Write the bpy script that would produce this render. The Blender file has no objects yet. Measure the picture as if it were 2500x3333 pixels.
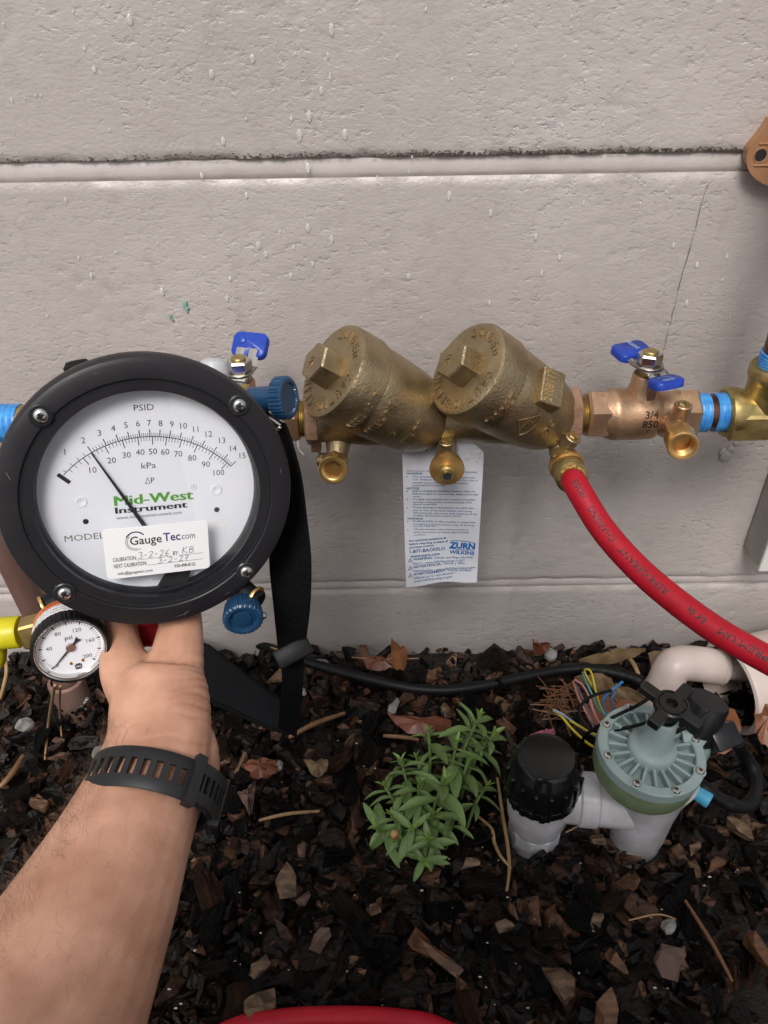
import bpy, bmesh, math, random
import numpy as np
from mathutils import Vector, Matrix, noise
random.seed(7); rng = np.random.default_rng(7)
scene = bpy.context.scene
col = scene.collection
PI = math.pi

# ------------------------------------------------------------------ camera, sky, sun, exposure
PITCH, ROLL = math.radians(37), math.radians(0.9)
CAM = Vector((0, -.583, .285))
fw = Vector((0, math.cos(PITCH), -math.sin(PITCH)))
up0 = Vector((0, math.sin(PITCH), math.cos(PITCH))); rt0 = Vector((1, 0, 0))
rt = rt0*math.cos(ROLL) - up0*math.sin(ROLL)
up = up0*math.cos(ROLL) + rt0*math.sin(ROLL)
cd = bpy.data.cameras.new('camera'); cam = bpy.data.objects.new('camera', cd); col.objects.link(cam)
cd.sensor_fit = 'VERTICAL'; cd.sensor_height = 24; cd.lens = 24*2518/3333
cd.clip_start = .02; cd.clip_end = 400
cam.matrix_world = Matrix(((rt.x, up.x, -fw.x, CAM.x), (rt.y, up.y, -fw.y, CAM.y), (rt.z, up.z, -fw.z, CAM.z), (0, 0, 0, 1)))
scene.camera = cam

SUN_EL, SUN_AZ = math.radians(50), math.radians(190)     # azimuth clockwise from +y (north)
world = bpy.data.worlds.new('World'); scene.world = world; world.use_nodes = True
wn = world.node_tree.nodes; wl = world.node_tree.links
bg = wn['Background']; bg.inputs['Strength'].default_value = .085
sky = wn.new('ShaderNodeTexSky'); sky.sky_type = 'NISHITA'; sky.sun_disc = False
sky.sun_elevation = SUN_EL; sky.sun_rotation = SUN_AZ; sky.dust_density = 4; sky.air_density = 1
hs = wn.new('ShaderNodeHueSaturation'); hs.inputs['Saturation'].default_value = .35
wl.new(sky.outputs[0], hs.inputs['Color']); wl.new(hs.outputs[0], bg.inputs['Color'])
sd = bpy.data.lights.new('sun', 'SUN'); sun = bpy.data.objects.new('sun', sd); col.objects.link(sun)
sd.energy = 1.5; sd.angle = math.radians(21); sd.color = (1, .965, .925)
sdir = Vector((math.sin(SUN_AZ)*math.cos(SUN_EL), math.cos(SUN_AZ)*math.cos(SUN_EL), math.sin(SUN_EL)))
sun.rotation_euler = sdir.to_track_quat('Z', 'Y').to_euler()
scene.view_settings.view_transform = 'Standard'; scene.view_settings.look = 'None'
scene.view_settings.gamma = 1; scene.view_settings.use_curve_mapping = False
scene.view_settings.exposure = .72

# ------------------------------------------------------------------ placing: a direction seen from the lens met with a plane of the place
K = 2500/1659
def ray(u, v): return rt*((u*K-1250)/2518) - up*((v*K-1666.5)/2518) + fw
def aty(u, v, y): r = ray(u, v); return CAM + r*((y-CAM.y)/r.y)
def atz(u, v, z): r = ray(u, v); return CAM + r*((z-CAM.z)/r.z)
def atd(u, v, d): return CAM + ray(u, v)*d
def src(x, y): return x/K, y/K

# ------------------------------------------------------------------ mesh building
def frame(o, z, x=None):
    z = Vector(z).normalized()
    if x is None: x = Vector((1, 0, 0)) if abs(z.x) < .9 else Vector((0, 1, 0))
    x = Vector(x); x = (x - z*x.dot(z)).normalized(); y = z.cross(x)
    return Matrix(((x.x, y.x, z.x, o[0]), (x.y, y.y, z.y, o[1]), (x.z, y.z, z.z, o[2]), (0, 0, 0, 1)))
def fr_at(fr, x=0, y=0, z=0): return fr @ Matrix.Translation((x, y, z))

class MB:
    def __init__(s): s.v = []; s.f = []
    def add(s, vs, fs, fr=None):
        b = len(s.v)
        if fr is not None: vs = [fr @ Vector(p) for p in vs]
        s.v += [tuple(p) for p in vs]; s.f += [tuple(i+b for i in f) for f in fs]; return s
    def lathe(s, fr, prof, seg=40, mod=None, a0=0):
        vs = []; fs = []; rings = []
        for r, z in prof:
            if r < 1e-7: rings.append([len(vs)]); vs.append((0, 0, z))
            else:
                ring = []
                for i in range(seg):
                    a = a0 + 2*PI*i/seg; q = r*(mod(a) if mod else 1)
                    ring.append(len(vs)); vs.append((q*math.cos(a), q*math.sin(a), z))
                rings.append(ring)
        for A, B in zip(rings, rings[1:]):
            for i in range(seg):
                j = (i+1) % seg
                if len(A) == 1 and len(B) == 1: continue
                if len(A) == 1: fs.append((A[0], B[i], B[j]))
                elif len(B) == 1: fs.append((A[i], B[0], A[j]))
                else: fs.append((A[i], B[i], B[j], A[j]))
        fs = [tuple(reversed(f)) for f in fs]
        return s.add(vs, fs, fr)
    def cyl(s, fr, r, z0, z1, bev=0, seg=32, r1=None):
        r1 = r if r1 is None else r1
        p = [(0, z0), (r-bev, z0), (r, z0+bev), (r1, z1-bev), (r1-bev, z1), (0, z1)] if bev else [(0, z0), (r, z0), (r1, z1), (0, z1)]
        return s.lathe(fr, p, seg)
    def between(s, a, b, r, bev=0, seg=24, r1=None):
        a = Vector(a); b = Vector(b); return s.cyl(frame(a, b-a), r, 0, (b-a).length, bev, seg, r1)
    def tube(s, pts, rad, seg=12, ell=1, ref=None):
        pts = [Vector(p) for p in pts]; n = len(pts); vs = []; fs = []
        T = [(pts[min(i+1, n-1)]-pts[max(i-1, 0)]).normalized() for i in range(n)]
        X = Vector(ref) if ref is not None else (Vector((0, 0, 1)) if abs(T[0].z) < .9 else Vector((1, 0, 0)))
        for i in range(n):
            X = (X - T[i]*X.dot(T[i])).normalized(); Y = T[i].cross(X)
            r = rad[i] if hasattr(rad, '__len__') else rad
            ra, rb = (r if hasattr(r, '__len__') else (r, r*ell))
            for k in range(seg):
                a = 2*PI*k/seg; vs.append(pts[i] + X*(ra*math.cos(a)) + Y*(rb*math.sin(a)))
        for i in range(n-1):
            for k in range(seg):
                j = (k+1) % seg; fs.append((i*seg+k, i*seg+j, (i+1)*seg+j, (i+1)*seg+k))
        fs.append(tuple(range(seg-1, -1, -1))); fs.append(tuple((n-1)*seg+k for k in range(seg)))
        return s.add(vs, fs)
    def box(s, fr, size, bev=0, seg=1):
        bm = bmesh.new(); bmesh.ops.create_cube(bm, size=1)
        bmesh.ops.scale(bm, vec=size, verts=bm.verts)
        if bev: bmesh.ops.bevel(bm, geom=bm.edges[:], offset=bev, segments=seg, profile=.5, affect='EDGES')
        return s.bm(bm, fr)
    def bm(s, bm, fr=None):
        bm.verts.index_update(); vs = [v.co.copy() for v in bm.verts]; fs = [[v.index for v in f.verts] for f in bm.faces]
        bm.free(); return s.add(vs, fs, fr)
    def prism(s, fr, poly, z0, z1, bev=0):
        n = len(poly); P = [Vector((p[0], p[1])) for p in poly]; ins = []
        for i in range(n):
            a, b, c = P[i-1], P[i], P[(i+1) % n]
            d1 = (b-a).normalized(); d2 = (c-b).normalized()
            m = Vector((-(d1.y+d2.y), d1.x+d2.x)); l = m.length
            m = m/l if l > 1e-6 else Vector((-d1.y, d1.x))
            k = bev/max(.35, m.dot(Vector((-d1.y, d1.x)))); ins.append(b + m*k)
        L = [(P, z0), (P, z1-bev), (ins, z1)] if bev else [(P, z0), (P, z1)]
        vs = [(p.x, p.y, z) for ring, z in L for p in ring]; fs = []
        for k in range(len(L)-1):
            for i in range(n):
                j = (i+1) % n; fs.append((k*n+i, k*n+j, (k+1)*n+j, (k+1)*n+i))
        fs.append(tuple(range(n-1, -1, -1))); fs.append(tuple((len(L)-1)*n+i for i in range(n)))
        return s.add(vs, fs, fr)
    def ball(s, c, r, sc=(1, 1, 1), seg=16, fr=None):
        bm = bmesh.new(); bmesh.ops.create_uvsphere(bm, u_segments=seg, v_segments=max(6, seg//2), radius=r)
        bmesh.ops.scale(bm, vec=sc, verts=bm.verts)
        return s.bm(bm, (fr if fr is not None else Matrix.Translation(c)))

ORG = {}
def empty(name, loc, label, cat, group=None):
    o = bpy.data.objects.new(name, None); col.objects.link(o); o.location = loc; o.empty_display_size = .02
    ORG[o.name] = Vector(loc); tag(o, label, cat, group); return o
def tag(o, label=None, cat=None, group=None, kind=None):
    if label: o['label'] = label
    if cat: o['category'] = cat
    if group: o['group'] = group
    if kind: o['kind'] = kind
    return o
def obj(name, mb, mat, parent=None, ang=35, smooth=True, label=None, recalc=True):
    org = ORG[parent.name] if parent else Vector((0, 0, 0))
    if parent is None and mb.v:
        a = np.array(mb.v); org = Vector(((a[:, 0].min()+a[:, 0].max())/2, (a[:, 1].min()+a[:, 1].max())/2, a[:, 2].min()))
    me = bpy.data.meshes.new(name)
    me.from_pydata([tuple(Vector(p)-org) for p in mb.v], [], mb.f); me.validate(); me.update()
    if recalc:
        b = bmesh.new(); b.from_mesh(me); bmesh.ops.recalc_face_normals(b, faces=b.faces); b.to_mesh(me); b.free()
    for m in (mat if isinstance(mat, (list, tuple)) else [mat]): me.materials.append(m)
    if smooth:
        me.polygons.foreach_set('use_smooth', [True]*len(me.polygons)); me.set_sharp_from_angle(angle=math.radians(ang))
    o = bpy.data.objects.new(name, me); col.objects.link(o)
    if parent: o.parent = parent
    else: o.location = org
    ORG[o.name] = org
    if label: o['label'] = label
    return o

_tc = {}
def text2d(s, bold=0., ext=0., res=2):
    key = (s, bold, ext)
    if key in _tc: return _tc[key]
    cu = bpy.data.curves.new('t', 'FONT'); cu.body = s; cu.size = 1; cu.resolution_u = res; cu.offset = bold; cu.extrude = ext
    cu.align_x = 'CENTER'
    ob = bpy.data.objects.new('t', cu); col.objects.link(ob)
    dg = bpy.context.evaluated_depsgraph_get(); me = bpy.data.meshes.new_from_object(ob.evaluated_get(dg))
    vs = np.array([v.co[:] for v in me.vertices]) if len(me.vertices) else np.zeros((0, 3)); fs = [tuple(p.vertices) for p in me.polygons]
    bpy.data.objects.remove(ob); bpy.data.curves.remove(cu); bpy.data.meshes.remove(me)
    _tc[key] = (vs, fs); return vs, fs
CAPH = .69
def put_text(mb, s, fn, h, w=None, align='C', bold=0., ext=0., shear=0.):
    """fn maps (x, y, z) text metres to a place; h cap height; w total width"""
    vs, fs = text2d(s, bold, ext/(h/CAPH) if ext else 0.)
    if not len(vs): return
    sc = h/CAPH; x0, x1 = vs[:, 0].min(), vs[:, 0].max()
    sx = w/(x1-x0) if w else sc
    off = {'C': (x0+x1)/2, 'L': x0, 'R': x1}[align]
    mb.add([fn((p[0]-off)*sx + shear*p[1]*sc, p[1]*sc, p[2]*sc) for p in vs], fs)
def on_frame(fr, x, y, z=0, rot=0.):
    c, s_ = math.cos(rot), math.sin(rot)
    return lambda a, b, d: fr @ Vector((x+a*c-b*s_, y+a*s_+b*c, z+d))
def line_text(mb, s, P0, P1, nrm, h, bold=0., align=None):
    P0 = Vector(P0); P1 = Vector(P1); X = (P1-P0); w = X.length; X.normalize(); Y = Vector(nrm).cross(X).normalized()
    put_text(mb, s, lambda a, b, d: P0 + X*a + Y*b + Vector(nrm)*d, h, w, 'L', bold)

def strokes(mb, lines, fn, wd):
    """pen strokes: polylines in 2D turned into thin ribbons"""
    for L in lines:
        L = [Vector(p) for p in L]
        for a, b in zip(L, L[1:]):
            d = (b-a)
            if d.length < 1e-9: continue
            d.normalize(); q = Vector((-d.y, d.x))*wd/2; e = d*wd*.3
            mb.add([fn(*(p), 0) for p in (a-e+q, a-e-q, b+e-q, b+e+q)], [(0, 1, 2, 3)])
def spline(pts, n=8):
    pts = [Vector(p) for p in pts]; out = []
    for i in range(len(pts)-1):
        p0, p1, p2, p3 = pts[max(i-1, 0)], pts[i], pts[i+1], pts[min(i+2, len(pts)-1)]
        for k in range(n):
            t = k/n; out.append(.5*((2*p1)+(p2-p0)*t+(2*p0-5*p1+4*p2-p3)*t*t+(3*p1-p0-3*p2+p3)*t**3))
    out.append(pts[-1]); return out
def circle(r, n, c=(0, 0), a0=0): return [(c[0]+r*math.cos(a0+2*PI*i/n), c[1]+r*math.sin(a0+2*PI*i/n)) for i in range(n)]
def rrect(w, h, r, n=5):
    o = []
    for cx, cy, a in ((w/2-r, h/2-r, 0), (-w/2+r, h/2-r, 90), (-w/2+r, -h/2+r, 180), (w/2-r, -h/2+r, 270)):
        for i in range(n+1):
            t = math.radians(a+90*i/n); o.append((cx+r*math.cos(t), cy+r*math.sin(t)))
    return o

# ------------------------------------------------------------------ materials
def mat(name, color, rough=.5, metal=0., var=None, bump=None, bump2=None, spec=.5, coat=0., sss=0., rvar=0., trans=0., ior=1.45, sheen=0.):
    """var=(scale, colour2, contrast, stretch) mottling; bump=(scale, distance_mm, strength, stretch)"""
    m = bpy.data.materials.new(name); m.use_nodes = True; nt = m.node_tree; N = nt.nodes; L = nt.links
    b = N['Principled BSDF']
    b.inputs['Base Color'].default_value = (*color, 1); b.inputs['Roughness'].default_value = rough
    b.inputs['Metallic'].default_value = metal; b.inputs['Specular IOR Level'].default_value = spec
    b.inputs['Coat Weight'].default_value = coat; b.inputs['Coat Roughness'].default_value = .15; b.inputs['IOR'].default_value = ior
    b.inputs['Transmission Weight'].default_value = trans
    if sheen: b.inputs['Sheen Weight'].default_value = sheen
    if sss:
        b.inputs['Subsurface Weight'].default_value = sss; b.inputs['Subsurface Radius'].default_value = (1, .35, .18); b.inputs['Subsurface Scale'].default_value = .004
    tc = N.new('ShaderNodeTexCoord')
    def coords(st):
        if not st: return tc.outputs['Object']
        mp = N.new('ShaderNodeMapping'); mp.inputs['Scale'].default_value = st; L.new(tc.outputs['Object'], mp.inputs[0]); return mp.outputs[0]
    if var:
        nz = N.new('ShaderNodeTexNoise'); nz.inputs['Scale'].default_value = var[0]; nz.inputs['Detail'].default_value = 5
        L.new(coords(var[3] if len(var) > 3 else None), nz.inputs['Vector'])
        cr = N.new('ShaderNodeValToRGB'); c = var[2]
        cr.color_ramp.elements[0].position = .5-c; cr.color_ramp.elements[1].position = .5+c
        cr.color_ramp.elements[0].color = (*color, 1); cr.color_ramp.elements[1].color = (*var[1], 1)
        L.new(nz.outputs['Fac'], cr.inputs[0]); L.new(cr.outputs[0], b.inputs['Base Color'])
        if rvar:
            mr = N.new('ShaderNodeMapRange'); mr.inputs['To Min'].default_value = max(.03, rough-rvar); mr.inputs['To Max'].default_value = rough+rvar
            mr.inputs['From Min'].default_value = .35; mr.inputs['From Max'].default_value = .65
            L.new(nz.outputs['Fac'], mr.inputs[0]); L.new(mr.outputs[0], b.inputs['Roughness'])
    prev = None
    for bp in (bump, bump2):
        if not bp: continue
        nz = N.new('ShaderNodeTexNoise'); nz.inputs['Scale'].default_value = bp[0]; nz.inputs['Detail'].default_value = 4; nz.inputs['Roughness'].default_value = .6
        L.new(coords(bp[3] if len(bp) > 3 else None), nz.inputs['Vector'])
        bn = N.new('ShaderNodeBump'); bn.inputs['Distance'].default_value = bp[1]*.001; bn.inputs['Strength'].default_value = bp[2]
        L.new(nz.outputs['Fac'], bn.inputs['Height'])
        if prev: L.new(prev.outputs[0], bn.inputs['Normal'])
        prev = bn
    if prev: L.new(prev.outputs[0], b.inputs['Normal'])
    return m

M = {}
M['bronze'] = mat('cast_bronze', (.31, .235, .135), .36, .9, (60, (.42, .325, .195), .2), (480, .8, .7), (1200, .25, .5), rvar=.08)
M['bronze_r'] = mat('reddish_bronze', (.33, .20, .135), .44, .75, (90, (.45, .28, .19), .2), (450, .7, .7), rvar=.08)
M['bronze_valve'] = mat('valve_bronze', (.40, .255, .155), .37, .82, (70, (.52, .34, .21), .22), (600, .5, .55), rvar=.07)
M['brass'] = mat('machined_brass', (.80, .56, .21), .33, .88, (120, (.66, .36, .12), .22), (2000, .05, .3), rvar=.06)
M['brass_dull'] = mat('dull_brass', (.36, .27, .11), .36, .9, (140, (.48, .37, .15), .2), (700, .2, .5), rvar=.1)
M['brass_or'] = mat('tarnished_brass_disc', (.72, .38, .13), .42, .9, (90, (.72, .48, .18), .15), (1500, .05, .3), rvar=.08)
M['copper'] = mat('weathered_copper', (.10, .045, .03), .33, .85, (40, (.19, .10, .07), .2), (500, .2, .3), rvar=.1)
M['copper_l'] = mat('pale_weathered_copper', (.25, .13, .11), .42, .6, (45, (.33, .22, .18), .18, (1, 1, .3)), (400, .2, .3))
M['solder'] = mat('solder', (.62, .6, .58), .18, 1, None, (150, 1, .6))
M['steel'] = mat('stainless_steel', (.62, .60, .57), .22, 1, None, (900, .05, .3))
M['steel_d'] = mat('dull_steel', (.38, .36, .33), .35, 1, None, (900, .06, .3))
M['blue'] = mat('blue_vinyl', (.008, .032, .27), .33, 0, (60, (.015, .055, .38), .2), (500, .1, .2))
M['knob'] = mat('blue_knob_plastic', (.010, .045, .105), .32, 0, (80, (.013, .055, .125), .2), (800, .1, .25), coat=.2)
M['red_knob'] = mat('red_knob_plastic', (.30, .012, .02), .35)
M['tape'] = mat('blue_thread_tape', (.02, .15, .48), .3, 0, (160, (.07, .32, .66), .2, (.4, 1, 1)), (700, .25, .5))
M['tape_w'] = mat('white_thread_tape', (.75, .73, .72), .4)
M['casing'] = mat('black_case_plastic', (.013, .012, .0145), .42, 0, (35, (.018, .016, .019), .25), (1300, .12, .5), rvar=.06, spec=.32)
M['bevel'] = mat('satin_black_bezel', (.013, .015, .018), .33, 0, None, (1200, .05, .3))
M['rubber'] = mat('black_rubber', (.004, .004, .005), .46, 0, (60, (.009, .009, .010), .25), (900, .1, .4), spec=.25)
M['strapw'] = mat('watch_band_rubber', (.017, .017, .018), .5, 0, None, (1500, .06, .4))
M['web'] = mat('black_webbing', (.0035, .0035, .0042), .75, 0, (700, (.007, .007, .008), .12), (900, .4, .6), spec=.08)
M['pad'] = mat('black_pad_vinyl', (.004, .0045, .0055), .55, 0, None, (700, .3, .5), spec=.12)
M['dial'] = mat('dial_white', (.80, .81, .86), .22, 0, (9, (.78, .80, .86), .3), None, coat=.5)
M['sticker'] = mat('sticker_white', (.80, .80, .81), .4)
M['paper'] = mat('wet_paper', (.70, .71, .76), .5, 0, (50, (.62, .64, .70), .25), (120, .5, .35))
M['ink'] = mat('black_ink', (.02, .02, .022), .5)
M['ink_g'] = mat('green_ink', (.10, .32, .035), .5)
M['ink_gd'] = mat('grey_green_ink', (.11, .16, .09), .5)
M['ink_n'] = mat('navy_ink', (.035, .025, .13), .5)
M['ink_pen'] = mat('ballpoint_ink', (.04, .03, .11), .5)
M['ink_gr'] = mat('grey_ink', (.38, .38, .42), .5)
M['ink_b'] = mat('blue_ink', (.025, .085, .26), .5)
M['ink_zb'] = mat('logo_blue_ink', (.008, .14, .42), .5)
M['orange'] = mat('orange_label', (.62, .14, .035), .45)
M['yellow'] = mat('yellow_rubber', (.62, .55, .012), .38, 0, (80, (.52, .46, .01), .2), (600, .15, .3))
M['red'] = mat('red_hose_rubber', (.46, .008, .022), .5, 0, (70, (.36, .006, .017), .25), (380, .35, .5), spec=.35)
M['whitep'] = mat('weathered_white_plastic', (.62, .53, .49), .36, 0, (30, (.50, .40, .35), .2), (500, .15, .3))
M['pvc'] = mat('grey_white_pvc', (.66, .66, .69), .24, 0, (34, (.40, .385, .385), .17), (300, .5, .3))
M['bonnet'] = mat('pale_blue_green_plastic', (.33, .42, .41), .36, 0, (50, (.25, .33, .32), .18), (900, .08, .3))
M['green'] = mat('green_base_plastic', (.15, .215, .10), .36, 0, (60, (.21, .27, .16), .14), (700, .1, .3))
M['blackp'] = mat('black_plastic', (.010, .010, .011), .3, 0, (60, (.015, .0148, .015), .2), (700, .12, .4), rvar=.08)
M['capb'] = mat('wet_black_cap', (.006, .006, .007), .16, 0, None, (400, .2, .3))
M['tan'] = mat('copper_painted_casting', (.36, .18, .09), .42, .25, (50, (.44, .235, .13), .25), (700, .2, .4))
M['white_paint'] = mat('white_painted_wood', (.66, .66, .62), .5, 0, (40, (.55, .54, .50), .2, (1, 1, .1)), (200, .4, .4, (1, 1, .1)))
M['grey_paint'] = mat('grey_painted_wood', (.30, .27, .25), .5, 0, (40, (.22, .2, .185), .25), (300, .4, .4))
M['greypl'] = mat('grey_white_plastic_knob', (.45, .46, .48), .4)
M['lit_gold'] = mat('gold_rivet', (.7, .5, .15), .2, 1)
for nm, c in dict(w_yel=(.62, .48, .03), w_teal=(.06, .30, .30), w_pink=(.55, .24, .26), w_purple=(.17, .13, .2), w_blue=(.03, .22, .5), w_lblue=(.28, .38, .5), w_sal=(.42, .17, .11)).items():
    M[nm] = mat('wire_'+nm[2:], c, .4)
M['cyan'] = mat('cyan_tube', (.06, .36, .58), .4, 0, (90, (.1, .42, .62), .2))
M['water'] = mat('water', (.80, .78, .77), .04, 0, spec=.9); M['water'].node_tree.nodes['Principled BSDF'].inputs['Alpha'].default_value = .38
M['skin'] = mat('skin', (.48, .242, .155), .42, 0, (44, (.67, .37, .255), .17), (260, .45, .5, (1, 1, 1)), (1300, .2, .8), sss=.15, spec=.45)
def glass_mat():
    m = bpy.data.materials.new('gauge_glass'); m.use_nodes = True; N = m.node_tree.nodes; L = m.node_tree.links; N.remove(N['Principled BSDF'])
    t = N.new('ShaderNodeBsdfTransparent'); g = N.new('ShaderNodeBsdfGlossy'); g.inputs['Roughness'].default_value = .02
    mx = N.new('ShaderNodeMixShader'); mx.inputs[0].default_value = .05; L.new(t.outputs[0], mx.inputs[1]); L.new(g.outputs[0], mx.inputs[2]); L.new(mx.outputs[0], N['Material Output'].inputs[0]); return m
M['glass'] = glass_mat()
# ------------------------------------------------------------------ wall of painted blocks
GZ = -.340
def wall_material():
    m = bpy.data.materials.new('painted_block'); m.use_nodes = True; nt = m.node_tree; N = nt.nodes; L = nt.links; b = N['Principled BSDF']
    tc = N.new('ShaderNodeTexCoord')
    def nz(scale, det, st=None, rough=.55):
        n = N.new('ShaderNodeTexNoise'); n.inputs['Scale'].default_value = scale; n.inputs['Detail'].default_value = det; n.inputs['Roughness'].default_value = rough
        if st:
            mp = N.new('ShaderNodeMapping'); mp.inputs['Scale'].default_value = st; L.new(tc.outputs['Object'], mp.inputs[0]); L.new(mp.outputs[0], n.inputs['Vector'])
        else: L.new(tc.outputs['Object'], n.inputs['Vector'])
        return n
    a = nz(5, 6); r = N.new('ShaderNodeValToRGB'); e = r.color_ramp.elements
    e[0].position = .3; e[0].color = (.36, .322, .302, 1); e[1].position = .7; e[1].color = (.445, .405, .385, 1)
    L.new(a.outputs['Fac'], r.inputs[0])
    s = nz(60, 6, (1, 1, .5)); r2 = N.new('ShaderNodeValToRGB'); e = r2.color_ramp.elements
    e[0].position = .25; e[0].color = (.8, .78, .77, 1); e[1].position = .45; e[1].color = (1, 1, 1, 1)
    L.new(s.outputs['Fac'], r2.inputs[0])
    mx = N.new('ShaderNodeMix'); mx.data_type = 'RGBA'; mx.blend_type = 'MULTIPLY'; mx.inputs[0].default_value = .55
    L.new(r.outputs[0], mx.inputs[6]); L.new(r2.outputs[0], mx.inputs[7]); L.new(mx.outputs[2], b.inputs['Base Color'])
    b.inputs['Roughness'].default_value = .36
    b1 = N.new('ShaderNodeBump'); b1.inputs['Distance'].default_value = .0008; b1.inputs['Strength'].default_value = .8
    mr = N.new('ShaderNodeMapRange'); mr.interpolation_type = 'SMOOTHSTEP'; mr.inputs['From Min'].default_value = .30; mr.inputs['From Max'].default_value = .50
    L.new(nz(150, 5, (.8, 1, 1.2), .6).outputs['Fac'], mr.inputs[0]); L.new(mr.outputs[0], b1.inputs['Height'])
    ms = N.new('ShaderNodeMapRange'); ms.inputs['From Min'].default_value = .38; ms.inputs['From Max'].default_value = .62; ms.inputs['To Min'].default_value = .15; ms.inputs['To Max'].default_value = .7
    L.new(nz(11, 3).outputs['Fac'], ms.inputs[0]); L.new(ms.outputs[0], b1.inputs['Strength'])
    b0 = N.new('ShaderNodeBump'); b0.inputs['Distance'].default_value = .0018; b0.inputs['Strength'].default_value = .32
    L.new(nz(48, 4, (.9, 1, 1.2), .55).outputs['Fac'], b0.inputs['Height']); L.new(b0.outputs[0], b1.inputs['Normal'])
    b2 = N.new('ShaderNodeBump'); b2.inputs['Distance'].default_value = .0007; b2.inputs['Strength'].default_value = .6
    L.new(nz(360, 4, (.75, 1, 1.15)).outputs['Fac'], b2.inputs['Height']); L.new(b1.outputs[0], b2.inputs['Normal']); L.new(b2.outputs[0], b.inputs['Normal'])
    return m
M['block'] = wall_material()
M['mortar'] = mat('painted_mortar', (.49, .445, .43), .40, 0, (40, (.43, .385, .36), .2), (130, .8, .5))
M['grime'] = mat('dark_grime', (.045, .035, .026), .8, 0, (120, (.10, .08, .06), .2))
def relief(x, z):
    v = noise.noise(Vector((x*95, 1.3, z*120)))
    w = noise.noise(Vector((x*190, 7.3, z*210)))
    u = noise.noise(Vector((x*28, 3.1, z*34)))
    m = max(0, noise.noise(Vector((x*9, 5, z*9)))+.45)
    pit = -max(0, -v-.18)*3.4*m
    return .00048*(1.0*max(pit, -1.1) + .5*max(0, v-.2)*m + .30*w*m + .45*u)
wall = empty('block_wall', (0, 0, GZ), 'grey-beige painted block wall behind the pipes, wet with drops', 'wall')
def block(x0, x1, z0, z1, dense, th=.19, bev=.0022):
    mb = MB()
    nx, nz_ = (int((x1-x0)/.0026), int((z1-z0)/.0026)) if dense else (1, 1)
    xs = np.linspace(x0, x1, nx+1); zs = np.linspace(z0, z1, nz_+1); vs = []
    for z in zs:
        for x in xs:
            d = relief(x, z) if dense else 0
            e = min((x-x0)*3+.0057, (x1-x)*3+.0057, z-z0, z1-z)
            if dense and e < .006: d -= .0018*(1-e/.006)**2 * (1+.9*noise.noise(Vector((x*60, 0, z*60))))
            vs.append((x, -d, z))
    fs = []; W = nx+1
    for j in range(nz_):
        for i in range(nx): fs.append((j*W+i, j*W+i+1, (j+1)*W+i+1, (j+1)*W+i))
    b = len(vs); vs += [(x0, th, z0), (x1, th, z0), (x1, th, z1), (x0, th, z1)]
    bot = list(range(W)); top = [nz_*W+i for i in range(W)]; lef = [j*W for j in range(nz_+1)]; rig = [j*W+nx for j in range(nz_+1)]
    fs += [tuple(bot[::-1]+[b, b+1])[:], tuple(top+[b+2, b+3]), tuple(lef+[b+3, b]), tuple(rig[::-1]+[b+1, b+2]), (b+3, b+2, b+1, b)]
    mb.add(vs, fs); return mb
J = .0045
courses = [(-.66, -.255, [-2.2, -1.72, -1.24, -.77, -.29, .183, .66, 1.14, 1.62, 2.2]),
           (-.243, .1435, [-2.2, -1.67, -1.19, -.71, -.235, .243, .72, 1.2, 1.68, 2.2]),
           (.1575, .55, [-2.2, -1.9, -1.42, -.94, -.463, .017, .497, .97, 1.45, 2.2]),
           (.562, .95, [-2.2, -1.67, -1.19, -.71, -.235, .243, .72, 1.2, 1.68, 2.2]),
           (.962, 1.35, [-2.2, -1.9, -1.42, -.94, -.463, .017, .497, .97, 1.45, 2.2]),
           (1.362, 1.75, [-2.2, -1.67, -1.19, -.71, -.235, .243, .72, 1.2, 1.68, 2.2]),
           (1.762, 2.15, [-2.2, -1.9, -1.42, -.94, -.463, .017, .497, .97, 1.45, 2.2])]
for z0, z1, xs in courses:
    for a, b in zip(xs, xs[1:]):
        dense = z0 < .2 and a < .5 and b > -.5
        obj('block', block(a, b, z0, z1, dense), M['block'], wall, ang=50, recalc=not dense)
# mortar: struck joints that slope out from under each upper block
mj = MB()
for (z0, z1, _), (z2, z3, _) in zip(courses, courses[1:]):
    n = 360 if -.3 < z1 < .2 else 20
    xs = np.linspace(-2.2, 2.2, 40) if n == 20 else np.concatenate([np.linspace(-2.2, -.52, 12), np.linspace(-.5, .5, 380), np.linspace(.52, 2.2, 12)])
    rows = [(.010, z1-.003), (.0040, z1+.0002), (.0026, z1+.004), (.0036, z2-.0025), (.0060, z2+.002)]
    vs = []; fs = []
    for k, (y, z) in enumerate(rows):
        for x in xs:
            w = .0006*noise.noise(Vector((x*30, k*.6, z1*9)))+.0003*noise.noise(Vector((x*150, k, 2)))
            vs.append((x, y+w, z+.6*w))
    W = len(xs)
    for k in range(len(rows)-1):
        for i in range(W-1): fs.append((k*W+i, k*W+i+1, (k+1)*W+i+1, (k+1)*W+i))
    mj.add(vs, fs)
obj('mortar', mj, M['mortar'], wall, ang=60)
vj = MB()
for z0, z1, xs in courses:
    for x in xs[1:-1]: vj.box(Matrix.Translation((x, .0102, (z0+z1)/2)), (J*1.6, .018, z1-z0-.001), .0004)
obj('head_joint', vj, M['block'], wall)
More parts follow.
